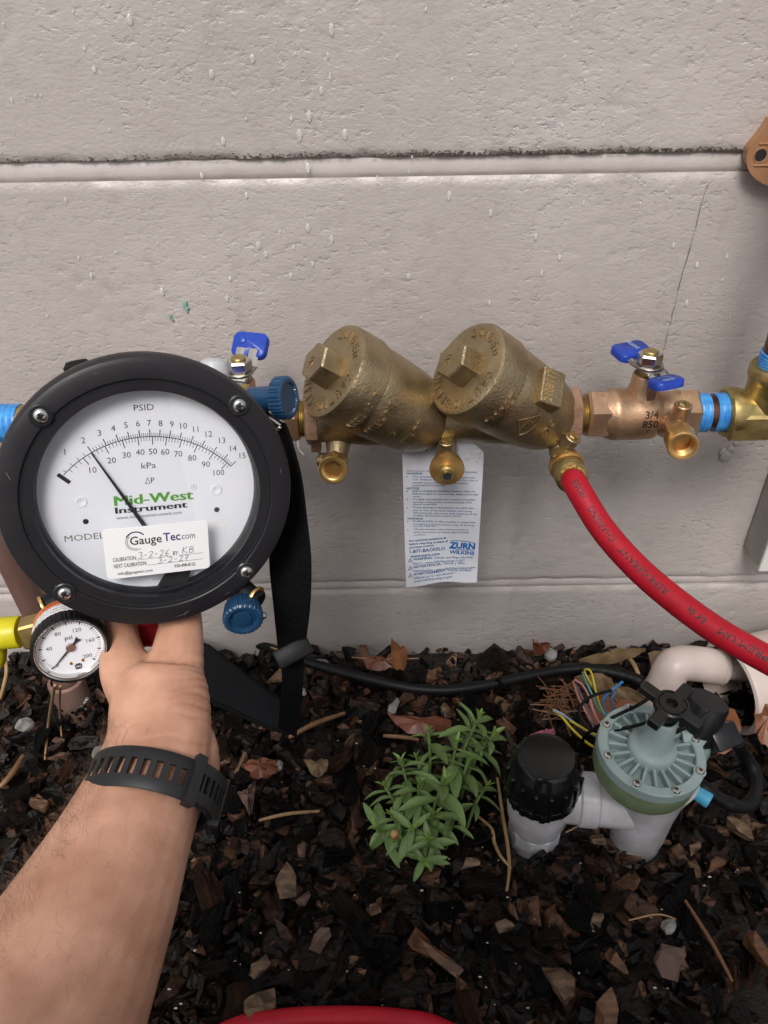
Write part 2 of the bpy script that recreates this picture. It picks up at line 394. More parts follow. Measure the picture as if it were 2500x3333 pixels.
# grime line under the upper course, hairline crack, bits of green paint, a gob of mortar
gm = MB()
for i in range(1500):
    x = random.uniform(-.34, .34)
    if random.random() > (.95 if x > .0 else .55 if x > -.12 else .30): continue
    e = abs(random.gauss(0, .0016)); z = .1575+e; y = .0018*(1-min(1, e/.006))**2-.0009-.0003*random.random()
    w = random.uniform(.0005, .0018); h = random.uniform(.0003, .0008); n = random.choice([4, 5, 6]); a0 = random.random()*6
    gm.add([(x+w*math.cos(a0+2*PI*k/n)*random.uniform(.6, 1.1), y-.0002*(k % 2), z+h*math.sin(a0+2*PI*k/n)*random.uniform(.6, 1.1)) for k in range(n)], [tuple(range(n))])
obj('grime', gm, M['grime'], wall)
ck = MB()
pts = [aty(*src(*p), -.0011) for p in [(2305, 601), (2290, 640), (2283, 665), (2265, 740), (2240, 830), (2213, 920), (2200, 987), (2189, 1018), (2186, 1045), (2178, 1062), (2170, 1100), (2160, 1140), (2146, 1192)]]
for a, b in zip(pts, pts[1:]):
    for k in range(3):
        p = a.lerp(b, k/3); q = a.lerp(b, (k+1)/3); w = random.uniform(.00008, .00026)
        j = random.uniform(-.0009, .0009)
        ck.add([(p.x-w, p.y, p.z), (p.x+w, p.y, p.z), (q.x+j*.3+w, q.y, q.z), (q.x+j*.3-w, q.y, q.z)], [(0, 1, 2, 3)])
obj('crack', ck, M['grime'], wall)
M['greenp'] = mat('green_paint_fleck', (.20, .36, .30), .5)
gp = MB()
for u, v, s in ((400, 655, .0018), (403, 666, .0022), (397, 661, .0012), (404, 673, .0010), (368, 684, .0015), (372, 690, .0009)):
    p = aty(u, v, -.0016); n = 9
    gp.prism(frame(p, (0, -1, 0)), [(s*random.uniform(.5, 1.1)*math.cos(2*PI*i/n), s*1.2*random.uniform(.5, 1.1)*math.sin(2*PI*i/n)) for i in range(n)], -.001, .0003)
obj('paint_fleck', gp, M['greenp'], wall)
gb = MB()
p = aty(1567, 985, -.001)
for dx, dz, r in ((0, 0, .0055), (.003, .007, .0035), (-.003, .004, .0038), (.006, .013, .002), (.009, .019, .0015)): gb.ball((p.x+dx, -.0008, p.z+dz), r, (1, .5, 1.1), 10)
obj('mortar_gob', gb, M['block'], wall)

# water drops on the wall
dm = MB()
fixed = [(280, 42, 9), (203, 150, 7), (182, 106, 4), (716, 64, 9), (545, 126, 8), (457, 160, 8), (713, 165, 5), (694, 195, 7), (668, 250, 9), (629, 256, 6), (647, 292, 10), (745, 290, 10), (482, 305, 8), (435, 379, 6), (665, 362, 9), (532, 422, 6), (665, 492, 9), (558, 530, 10), (716, 518, 8), (574, 549, 7), (634, 534, 6), (675, 570, 6), (628, 596, 6), (883, 597, 9), (497, 602, 6), (490, 645, 6), (350, 630, 9), (970, 423, 8), (1060, 460, 7), (1157, 512, 7), (1209, 556, 7), (1506, 573, 7), (1483, 655, 7), (197, 595, 6), (170, 556, 4), (250, 545, 4), (436, 706, 5), (605, 500, 5), (660, 470, 4), (1057, 655, 6), (1170, 590, 6), (1455, 530, 6), (1570, 555, 6), (1085, 765, 5)]
for u, v, s in fixed + [(random.uniform(0, 1600), random.uniform(0, 860), random.choice([2, 2, 3, 3, 4])) for _ in range(90)]+[(random.uniform(620, 1180), random.uniform(900, 1240), random.choice([2, 3, 4])) for _ in range(25)]:
    p = aty(u, v, -.001); r = s*.00024
    dm.ball((p.x, p.y+.0002, p.z), r, (.8, .55, random.uniform(1.1, 1.9)), 10)
tag(obj('water_drops', dm, M['water']), 'clear water drops clinging to the painted block wall', 'water drops', kind='stuff')

# ------------------------------------------------------------------ ground
gmb = MB(); n = 60
xs = np.concatenate([[-40, -8, -2], np.linspace(-.9, .9, n), [2, 8, 40]]); ys = np.concatenate([[-40, -8, -2], np.linspace(-1.2, .02, n)])
vs = [(x, y, GZ-.012+(.006*noise.noise(Vector((x*9, y*9, 0))) if abs(x) < 1.2 and y > -1.5 else 0)) for y in ys for x in xs]; W = len(xs)
gmb.add(vs, [(j*W+i, j*W+i+1, (j+1)*W+i+1, (j+1)*W+i) for j in range(len(ys)-1) for i in range(W-1)])
M['soil'] = mat('wet_soil', (.006, .005, .004), .5, 0, (30, (.03, .022, .015), .2), (200, 3, .8))
bslab = MB(); bslab.box(Matrix.Translation((0, -20.75, GZ-.06)), (80, 38.5, .14), .004)  # unseen pale slab behind the lens, added to throw fill light back
M['bounce'] = mat('pale_bounce_slab', (.34, .33, .31), .7, 0, (3, (.27, .26, .25), .2), (200, 1, .5))
o = obj('bounce_slab', bslab, M['bounce']); o['kind'] = 'structure'; o['label'] = 'added unseen pale slab behind the lens that reflects fill light'
g = obj('ground', gmb, M['soil']); g['kind'] = 'structure'; g['label'] = 'dark wet soil of the planting bed'

def bark_material(name, use_attr):
    sc_ = 170 if use_attr else 4.5
    m = bpy.data.materials.new(name); m.use_nodes = True; nt = m.node_tree; N = nt.nodes; L = nt.links; b = N['Principled BSDF']
    if use_attr:
        at = N.new('ShaderNodeAttribute'); at.attribute_name = 'tint'; fac = at.outputs['Fac']
    else:
        oi = N.new('ShaderNodeObjectInfo'); sp = N.new('ShaderNodeSeparateColor'); L.new(oi.outputs['Color'], sp.inputs[0]); fac = sp.outputs[0]
    r = N.new('ShaderNodeValToRGB'); cr = r.color_ramp; cr.interpolation = 'LINEAR'
    stops = [(0, (.0025, .0019, .0017)), (.36, (.0060, .0042, .0035)), (.58, (.016, .0095, .0066)), (.78, (.040, .021, .0135)), (.91, (.085, .043, .026)), (.98, (.15, .085, .05)), (1, (.24, .165, .11))]
    while len(cr.elements) < len(stops): cr.elements.new(.5)
    for e, (p, c) in zip(cr.elements, stops): e.position = p; e.color = (*c, 1)
    L.new(fac, r.inputs[0])
    tc = N.new('ShaderNodeTexCoord')
    nz = N.new('ShaderNodeTexNoise'); nz.inputs['Roughness'].default_value = .65; nz.inputs['Scale'].default_value = sc_; nz.inputs['Detail'].default_value = 5
    mp = N.new('ShaderNodeMapping'); mp.inputs['Scale'].default_value = (.35, 1.3, 1.3) if use_attr else (.22, 1.5, 1.5); L.new(tc.outputs['Object'], mp.inputs[0]); L.new(mp.outputs[0], nz.inputs['Vector'])
    r2 = N.new('ShaderNodeValToRGB'); r2.color_ramp.elements[0].position = .35; r2.color_ramp.elements[0].color = (.35, .32, .3, 1); r2.color_ramp.elements[1].position = .7; r2.color_ramp.elements[1].color = (1.5, 1.4, 1.3, 1)
    L.new(nz.outputs['Fac'], r2.inputs[0])
    mx = N.new('ShaderNodeMix'); mx.data_type = 'RGBA'; mx.blend_type = 'MULTIPLY'; mx.inputs[0].default_value = 1
    L.new(r.outputs[0], mx.inputs[6]); L.new(r2.outputs[0], mx.inputs[7]); L.new(mx.outputs[2], b.inputs['Base Color'])
    b.inputs['Roughness'].default_value = .42; b.inputs['Specular IOR Level'].default_value = .26
    bn = N.new('ShaderNodeBump'); bn.inputs['Distance'].default_value = .0022 if use_attr else .10; bn.inputs['Strength'].default_value = .9
    L.new(nz.outputs['Fac'], bn.inputs['Height']); L.new(bn.outputs[0], b.inputs['Normal'])
    return m
M['bark_obj'] = bark_material('bark', False); M['bark_stuff'] = bark_material('bark_mulch', True)
def chip_proto(seed):
    r = random.Random(seed); bm = bmesh.new()
    L, W, T = 1, r.uniform(.28, .66), r.uniform(.20, .44)
    for i in range(r.choice([10, 11, 12, 14])):
        a = r.uniform(0, 2*PI); q = r.uniform(.72, 1)
        bm.verts.new((L*.5*math.copysign(abs(math.cos(a))**.5, math.cos(a))*q, W*.5*math.copysign(abs(math.sin(a))**.5, math.sin(a))*q, r.choice([-.5, .5])*T*r.uniform(.55, 1)))
    res = bmesh.ops.convex_hull(bm, input=bm.verts); 
    bmesh.ops.delete(bm, geom=[v for v in bm.verts if not v.link_faces], context='VERTS')
    bmesh.ops.subdivide_edges(bm, edges=[e for e in bm.edges if e.calc_length() > .3], cuts=1, use_grid_fill=False); bmesh.ops.triangulate(bm, faces=bm.faces[:]); bmesh.ops.subdivide_edges(bm, edges=[e for e in bm.edges if e.calc_length() > .42], cuts=1, use_grid_fill=False)
    for v in bm.verts:
        g_ = noise.noise(Vector((v.co.x*1.2+seed, v.co.y*8, v.co.z*8)))
        v.co += Vector((r.gauss(0, .03), .10*g_+r.gauss(0, .012), .10*g_+r.gauss(0, .015)))
    bmesh.ops.triangulate(bm, faces=bm.faces[:]); bmesh.ops.recalc_face_normals(bm, faces=bm.faces)
    bm.verts.index_update(); V = np.array([v.co[:] for v in bm.verts]); Fc = np.array([[v.index for v in f.verts] for f in bm.faces]); bm.free(); return V, Fc
PROT = [chip_proto(i) for i in range(26)]
def rot_mats(n, tilt):
    a = rng.uniform(0, 2*PI, n); t = np.abs(rng.normal(0, tilt, n)); b = rng.uniform(0, 2*PI, n); c = rng.uniform(0, 2*PI, n)
    def Rz(q): z = np.zeros((n, 3, 3)); z[:, 0, 0] = np.cos(q); z[:, 0, 1] = -np.sin(q); z[:, 1, 0] = np.sin(q); z[:, 1, 1] = np.cos(q); z[:, 2, 2] = 1; return z
    X = np.zeros((n, 3, 3)); X[:, 0, 0] = 1; X[:, 1, 1] = np.cos(t); X[:, 1, 2] = -np.sin(t); X[:, 2, 1] = np.sin(t); X[:, 2, 2] = np.cos(t)
    return Rz(b) @ X @ Rz(a)
def mulch(n, zlo, zhi, smin, smax, tilt):
    x = rng.uniform(-.62, .62, n); y = rng.uniform(-.62, -.006, n); z = GZ + rng.uniform(zlo, zhi, n)
    s = np.exp(rng.uniform(math.log(smin), math.log(smax), n)); return np.stack([x, y, z], 1), s, rot_mats(n, tilt), rng.uniform(0, 1, n)
Vs = []; Fs = []; Ts = []; base = 0
for args in ((2400, -.014, -.001, .018, .038, .6), (3000, -.006, .006, .014, .034, .6), (2400, .000, .009, .009, .024, .7), (3600, .002, .011, .003, .010, .9)):
    P, S, R, T = mulch(*args); k = rng.integers(0, len(PROT), len(P))
    for pi, (V, Fc) in enumerate(PROT):
        m = np.where(k == pi)[0]
        if not len(m): continue
        W = np.einsum('nij,vj->nvi', R[m], V)*S[m][:, None, None]+P[m][:, None, :]
        W[:, :, 1] = np.minimum(W[:, :, 1], -.0015)
        Vs.append(W.reshape(-1, 3)); Fs.append((Fc[None]+base+np.arange(len(m))[:, None, None]*len(V)).reshape(-1, 3)); Ts.append(np.repeat(T[m], len(V))); base += len(m)*len(V)
V = np.concatenate(Vs); Fc = np.concatenate(Fs); T = np.concatenate(Ts)
me = bpy.data.meshes.new('bark_mulch'); me.vertices.add(len(V)); me.vertices.foreach_set('co', V.ravel())
me.loops.add(len(Fc)*3); me.loops.foreach_set('vertex_index', Fc.ravel().astype(np.int32)); me.polygons.add(len(Fc)); me.polygons.foreach_set('loop_start', np.arange(0, len(Fc)*3, 3, dtype=np.int32))
me.update(calc_edges=True); me.polygons.foreach_set('use_smooth', [False]*len(Fc)); at = me.attributes.new('tint', 'FLOAT', 'POINT'); at.data.foreach_set('value', T.astype(np.float32))
me.materials.append(M['bark_stuff']); o = bpy.data.objects.new('bark_mulch', me); col.objects.link(o)
tag(o, 'loose bed of wet dark bark mulch covering the soil', 'mulch', kind='stuff')
chip_me = []
for V, Fc in PROT:
    me = bpy.data.meshes.new('bark_chip'); me.from_pydata(V.tolist(), [], Fc.tolist()); me.materials.append(M['bark_obj']); chip_me.append(me)
KEEP = []          # spots kept clear of the single chips: (x, y, r)
def clear(x, y, r): KEEP.append((x, y, r))
for a in ((.126, -.214, .03), (.21, -.223, .03), (.166, -.218, .03), (-.316, -.07, .02)): clear(*a)
LM_ = [(900, 1720, 'the leafy plant'), (1175, 1690, 'the black cap'), (1250, 1810, 'the white pipe tee'), (1400, 1650, 'the green valve base'), (420, 1780, 'the watch'), (400, 2000, 'the forearm'), (640, 1560, 'the strap loop'), (730, 2180, 'the red hose on the mulch'), (900, 1480, 'the black cable'), (1590, 1560, 'the white drain pipe'), (1560, 1790, 'the looped cable'), (60, 1600, 'the small gauge'), (620, 1905, 'the large tan bark chunk'), (945, 2063, 'the long split wood chip'), (1530, 2030, 'the thin red-brown stick'), (1200, 2120, 'the pale split wood chip'), (1100, 1870, 'the long straw'), (1450, 2000, 'the pale pinkish stone'), (640, 1760, 'the curved straw')]
def pix(p):
    d = p-CAM; z = d.dot(fw); return ((1250+2518*d.dot(rt)/z)/K, (1666.5-2518*d.dot(up)/z)/K)
cnt = 0; used_labels = {}; tries = 0
while cnt < 300 and tries < 9000:
    tries += 1
    x = random.uniform(-.36, .36); y = random.uniform(-.44, -.012)
    if any((x-a)**2+(y-b)**2 < r*r for a, b, r in KEEP): continue
    u, v = pix(Vector((x, y, GZ+.01)))
    if not (-20 < u < 1680 and 1390 < v < 2230): continue
    pk_ = random.randrange(len(PROT)); s = random.uniform(.020, .040) if random.random() < .7 else random.uniform(.013, .022); t = random.random()
    Vp = PROT[pk_][0]; asp = (Vp[:, 1].max()-Vp[:, 1].min())/(Vp[:, 0].max()-Vp[:, 0].min())
    size = 'large' if s > .032 else 'mid-sized' if s > .021 else 'small'; shape = 'narrow' if asp < .47 else 'broad' if asp > .66 else 'wedge shaped'
    shade = 'black' if t < .5 else 'dark brown' if t < .76 else 'brown' if t < .91 else 'reddish brown' if t < .965 else 'tan'
    lu, lv, ln = min(LM_, key=lambda q: (q[0]-u)**2+(q[1]-v)**2)
    du, dv = u-lu, v-lv; side_ = ('right of' if du > 0 else 'left of') if abs(du) > 1.6*abs(dv) else ('below' if dv > 0 else 'above') if abs(dv) > 1.6*abs(du) else ('below right of' if du > 0 and dv > 0 else 'below left of' if dv > 0 else 'above right of' if du > 0 else 'above left of')
    near = 'close' if math.hypot(du, dv) < 90 else 'further'
    label = f'{size} {shape} {shade} bark chip {near} {side_} {ln}'.replace('the large tan bark chunk', 'the large tan chunk')
    if label in used_labels: continue
    used_labels[label] = 1
    o = bpy.data.objects.new('bark_chip', chip_me[pk_]); col.objects.link(o)
    o.location = (x, y, GZ+random.uniform(.006, .013)); o.scale = (s,)*3; o.color = (t, t, t, 1)
    o.rotation_euler = (random.gauss(0, .5), random.gauss(0, .4), random.uniform(0, 2*PI))
    tag(o, label, 'bark chip', 'bark chips on top of the mulch'); cnt += 1
# ------------------------------------------------------------------ backflow assembly on the pipe line
PY, PZ = -.085, -.003
AX = frame((0, PY, PZ), (1, 0, 0), (0, -1, 0))         # local x = towards viewer, y = up (z x x = ... ), z = along the pipe
def hexr(mb, x0, x1, r, ch=.0015, a0=0): mb.lathe(AX, [(0, x0), (r-ch, x0), (r, x0+ch*.7), (r, x1-ch*.7), (r-ch, x1), (0, x1)], 6, a0=a0)
def thread(fr, r, z0, z1, pitch=.0015, seg=32, d=.0009):
    p = [(0, z0)]; z = z0
    while z < z1-1e-6: p += [(r-d, z), (r, z+pitch*.5)]; z += pitch
    p += [(r-d, z1), (0, z1)]; return MB().lathe(fr, p, seg)
bf = empty('backflow_preventer', (.05, PY, PZ), 'bronze double check backflow assembly with two big slanted round caps', 'backflow preventer')
A = Vector((-.74, -.28, .61)).normalized()
side = A.cross(Vector((1, 0, 0))).normalized()
def check_valve(P, caplen, tilt_text, right):
    """P: where the slanted bonnet axis meets the pipe line"""
    fr = frame(P, A, (1, 0, 0))          # x roughly along the pipe
    b = MB()
    prof = [(0, -.017), (.012, -.0162), (.0200, -.013), (.0248, -.007), (.0280, .002), (.0300, .014), (.0312, .030), (.0321, .046), (.0321, .0565), (.0314, .0580)]
    b.lathe(fr, prof+[(0, .058)], 56)
    body = obj('check_body', b, M['bronze'], bf)
    c = MB()
    R = .0342
    c.lathe(fr, [(0, .0585), (R-.0012, .0585), (R, .0597), (R, caplen-.0035), (R-.001, caplen-.0012), (R-.0035, caplen), (0, caplen)], 64)
    capo = obj('valve_cap', c, M['bronze'], bf)
    # six sided boss
    s = MB(); fb = fr_at(fr, 0, 0, caplen)
    a0 = math.radians(SQ)
    s.lathe(fb, [(0, -.001), (.0150, -.001), (.0140, .0135), (.0130, .0148), (0, .0148)], 6, a0=a0)
    obj('hex_boss', s, M['bronze'], capo, ang=20)
    l = MB()
    def ring_text(txt, a_mid, span, h=.0062, rad=.0264):
        n = len(txt)
        for i, chx in enumerate(txt):
            if chx == ' ': continue
            ang = math.radians(a_mid + span*(.5-(i+.5)/n))
            O = Vector((rad*math.cos(ang), rad*math.sin(ang), caplen)); Xd = Vector((math.sin(ang), -math.cos(ang), 0)); Yd = Vector((math.cos(ang), math.sin(ang), 0))
            put_text(l, chx, lambda p, q, d: fr @ (O + Xd*p + Yd*(q-h/2) + Vector((0, 0, d))), h, .0042 if chx != 'I' else .0012, 'C', .02, .0009)
    ring_text('LOADED', TXT[0], 88); ring_text('CAUTION', TXT[1], 100); ring_text('SPRING', TXT[2], 84)
    put_text(l, 'ZW', on_frame(fr, 0, 0, caplen+.0148, math.radians(TXT[3])), .005, .009, 'C', .01, .0006)
    obj('raised_lettering', l, M['bronze'], capo)
    return fr, body, capo
def cyl_text(mb, fr, R, z, ang, txt, h, w, slope=0., rtaper=0., ext=.0011, bold=.022):
    """raised letters on a round body, reading along its axis; ang = angle round the axis"""
    def fn(a, b, d):
        zz = z + b; an = ang + a/R; rr = R + rtaper*b + d
        return fr @ Vector((rr*math.cos(an), rr*math.sin(an), zz))
    put_text(mb, txt, fn, h, w, 'C', bold, ext)
SQ, TXT = 12, (30, -85, -170, 60)
fr1, body1, cap1 = check_valve((.0275, PY, PZ), .0835, 0, False)
fr2, body2, cap2 = check_valve((.1185, PY, PZ), .0835, 0, True)
LA = math.radians(-72)
l = MB()
cyl_text(l, fr1, .0343, .0605, LA-.02, 'ASSE 1015', .0050, .036, 0, 0)
obj('raised_lettering', l, M['bronze'], cap1)
l = MB()
cyl_text(l, fr1, .0322, .0445, LA, 'WILKINS', .0060, .030, 0, .06)
cyl_text(l, fr1, .0309, .0285, LA-.03, '3/4"', .0050, .013, 0, .06)
cyl_text(l, fr1, .0301, .0150, LA+.05, '175 PSI', .0056, .022, 0, .06)
obj('raised_lettering', l, M['bronze'], body1)
l = MB()
cyl_text(l, fr2, .0343, .0605, LA+.02, '950 XLT', .0056, .030, 0, 0)
obj('raised_lettering', l, M['bronze'], cap2)
l = MB()
cyl_text(l, fr2, .0312, .030, LA+.55, '®', .0066, .008)
cyl_text(l, fr2, .0301, .014, LA+.20, 'DC', .0054, .011)
cyl_text(l, fr2, .0314, .0335, LA, 'ZWC', .0032, .011)
# shield-like emblem: a raised outline triangle with a curved base
em = [(-.0095, -.004), (0, .0085), (.0095, -.004), (.005, -.0062), (-.005, -.0062), (-.0095, -.004)]
def emap(p, d): an = LA+p.x/.029; return fr2 @ Vector(((.0316+d)*math.cos(an), (.0316+d)*math.sin(an), .036+p.y))
for a, b in zip(em, em[1:]):
    a = Vector(a); b = Vector(b); l.tube([emap(a.lerp(b, t/4), .0002) for t in range(5)], .0006, 6)
for yy in (.0012, -.0028): l.tube([emap(Vector((-.0055+.011*t/4, yy)), .0002) for t in range(5)], .0004, 6)
obj('raised_lettering', l, M['bronze'], body2)
# flat date plate on a boss at the right body
pl = MB(); pc = aty(1196, 836, -.118); pn = Vector((.38, -.62, .69)).normalized(); px = Vector((.62, .72, .30))
pf = frame(pc, pn, A*-1)
pl.box(fr_at(pf, 0, 0, -.006), (.017, .026, .012), .0008); obj('date_plate', pl, M['bronze'], body2)
l = MB(); put_text(l, '2108117', on_frame(pf, 0, 0, .0001, math.radians(90)), .0062, .023, 'C', .0, .0003); obj('stamped_number', l, M['brass'], body2)

# straight runs: inlet, waist, outlet
r = MB()
r.lathe(AX, [(0, -.048), (.0165, -.048), (.0175, -.046), (.0185, -.030), (.0205, -.01), (.0205, .03), (.019, .048), (.0185, .06), (.020, .075), (.0215, .10), (.021, .125), (.0175, .1355), (0, .1355)], 40)
obj('body_run', r, M['bronze'], bf)
for a_, b_, c_ in ((-.0565, -.0465, -.050), (.1345, .1445, .139)):
    r = MB(); hexr(r, a_, b_, .0205, a0=.3); r.box(fr_at(AX, .004, .0185, c_), (.010, .012, .0075), .001)
    obj('wrench_lug', r, M['bronze_r'], bf)
for a, b in ((-.0625, -.0560), (.1440, .1515)): obj('union_thread', thread(AX, .0136, a, b), M['brass_dull'], bf)
w = MB()
for a in (-.0633, .1520): w.lathe(AX, [(.0128, a), (.0147, a-.0004), (.0149, a+.0009), (.0128, a+.0014)], 30)
p = Vector((-.0628, PY-.0135, PZ-.006)); w.tube(spline([p, p+Vector((.0006, -.001, -.006)), p+Vector((.001, -.0015, -.011)), p+Vector((.0045, -.002, -.016))], 5), [.0007]*8+[.0005]*7+[.0002], 6)
obj('thread_tape', w, M['tape_w'], bf)

# ball valves
def handle(parent, c, rot, rise, bx0, bx1, notch, tilt=.22):
    """butterfly handle about the stem top c: two vinyl covered wings on a bent metal strap"""
    f = Matrix.Translation(c) @ Matrix.Rotation(rot, 4, 'Z')
    m = MB(); m.box(f, (.017, .024, .0022), .0006)
    for s_ in (1, -1):
        zz = rise if s_ > 0 else -.5*rise
        for xx in ((-.0048, .0048)): m.tube([f @ Vector((xx, s_*.009, 0)), f @ Vector((xx, s_*.013, zz*.5)), f @ Vector((xx, s_*.018, zz))], (.0036), 4, .32, ref=(1, 0, 0))
    m.box(fr_at(f, -.001, -.011, -.010), (.007, .002, .022), .0005)
    mo = obj('handle_strap', m, M['steel_d'], parent)
    for s_ in (1, -1):
        zz = rise if s_ > 0 else -.5*rise
        b = MB(); pol = rrect((bx1-bx0)*(1 if s_ > 0 else .86), .019 if s_ > 0 else .0155, .005, 6)
        if notch and s_ > 0:
            k = [(-.0008+.0062, -.0095), (.0062, -.003), (.0040, -.0022), (.0024, -.003), (.0016, -.0095)]
            pol = [p for p in pol if not (abs(p[1]+.0095) < 1e-6 and 0 < p[0] < .006)]
            i = max(range(len(pol)), key=lambda q: -1 if pol[q][1] > -.0094 or pol[q][0] > 0 else pol[q][0])
            pol = pol[:i+1]+[(.0012, -.0095), (.0016, -.0035), (.0034, -.0025), (.0050, -.0035), (.0054, -.0095)]+pol[i+1:]
        fw_ = f @ Matrix.Translation(((bx0+bx1)/2*(s_), s_*.0225, zz)) @ Matrix.Rotation(tilt if s_ > 0 else -.2, 4, 'X')
        b.prism(fw_, pol, -.0028, .0028, .0011)
        if notch and s_ > 0: b.cyl(fr_at(fw_, -.006, .003, .0026), .0032, 0, .0009, .0003, 20)
        wo = obj('handle_grip', b, M['blue'], mo, ang=60)
        if not notch:
            q = MB()
            if s_ < 0:
                fl = fr_at(fw_, 0, 0, .00286)
                put_text(q, 'ZURN', on_frame(fl, 0, -.0012, 0, PI), .0034, .0075, 'C', .02)
                for sy in (1, -1):
                    pts = [(-.0052+.0104*t/10, sy*(.0024+.0016*math.sin(PI*t/10))) for t in range(11)]; strokes(q, [pts], lambda a, b_, d: fl @ Vector((a, b_, 0)), .0006)
            else: put_text(q, 'WILKINS', on_frame(fr_at(fw_, 0, 0, .00286), .001, .004, 0, math.radians(-80)), .0034, .013, 'C', .02)
            obj('grip_print', q, M['w_lblue'], mo)
def ball_valve(x0, flip, hrot, rise, bx0, bx1, notch):
    X = (lambda t: x0 + t) if not flip else (lambda t: x0 - t)
    sgn = -1 if flip else 1
    fr = frame((x0, PY, PZ), (sgn, 0, 0), (0, -1, 0))
    b = MB()
    b.lathe(fr, [(0, 0), (.0165, 0), (.0185, .002), (.0185, .0145), (.0165, .0165), (0, .0165)], 6, a0=math.radians(30))
    b.lathe(fr, [(.0, .012), (.0165, .0125), (.0188, .0175), (.0192, .0185), (.0196, .021), (.0192, .0222), (.0193, .034), (.0190, .0475), (.0180, .0505), (.0166, .052), (.0160, .0535), (.0160, .064), (.0172, .0665), (0, .0665)], 44)
    b.lathe(fr, [(0, .064), (.0162, .064), (.0187, .0665), (.0187, .0790), (.0172, .0805), (0, .0805)], 6, a0=math.radians(30))
    sx = X(.0392)
    b.lathe(frame((sx, PY, PZ), (0, 0, 1)), [(.0135, .012), (.0115, .0185), (.0098, .023), (.0095, .031), (.0088, .0325), (0, .0325)], 28)
    vo = obj('ball_valve', b, M['bronze_valve'], bf, ang=40)
    s = MB(); s.cyl(frame((sx, PY, PZ), (0, 0, 1)), .0052, .030, .0505, .0006, 20); obj('stem', s, M['brass_dull'], vo)
    nfr = frame((sx, PY, PZ), (0, 0, 1), (math.cos(hrot+.3), math.sin(hrot+.3), 0))
    n_ = MB(); n_.lathe(nfr, [(0, .0405), (.0078, .0405), (.0088, .0415), (.0088, .0475), (.0078, .0487), (.0052, .0487), (.0052, .0470), (0, .0470)], 6); obj('hex_nut', n_, M['steel'], vo, ang=20)
    w_ = MB(); w_.cyl(nfr, .0105, .0392, .0404, .0003, 24); obj('washer', w_, M['steel_d'], vo)
    handle(vo, Vector((sx, PY, PZ+.0378)), hrot, rise, bx0, bx1, notch, .75 if notch else .1)
    return vo, fr
bvR, frR = ball_valve(.1495, False, math.radians(20), .002, -.012, .015, False)
bvL, frL = ball_valve(-.0610, True, math.radians(-14), .011, -.013, .013, True)
l = MB()
def front_text(mb, x, dz, txt, h, w):
    R = .01935
    put_text(mb, txt, lambda a, b, d: Vector((x+a, PY-(R+.00005)*math.cos((dz+b)/R+.15), PZ+(R+.00005)*math.sin((dz+b)/R+.15))), h, w, 'C', .02)
M['stamp'] = mat('stamped_shadow_line', (.05, .028, .016), .5, .5)
front_text(l, .1925, .0035, '3/4', .0052, .0095); front_text(l, .1920, -.0035, '850', .0052, .0115); front_text(l, .1912, -.0085, 'T', .003, .003)
obj('stamped_lettering', l, M['stamp'], bvR)

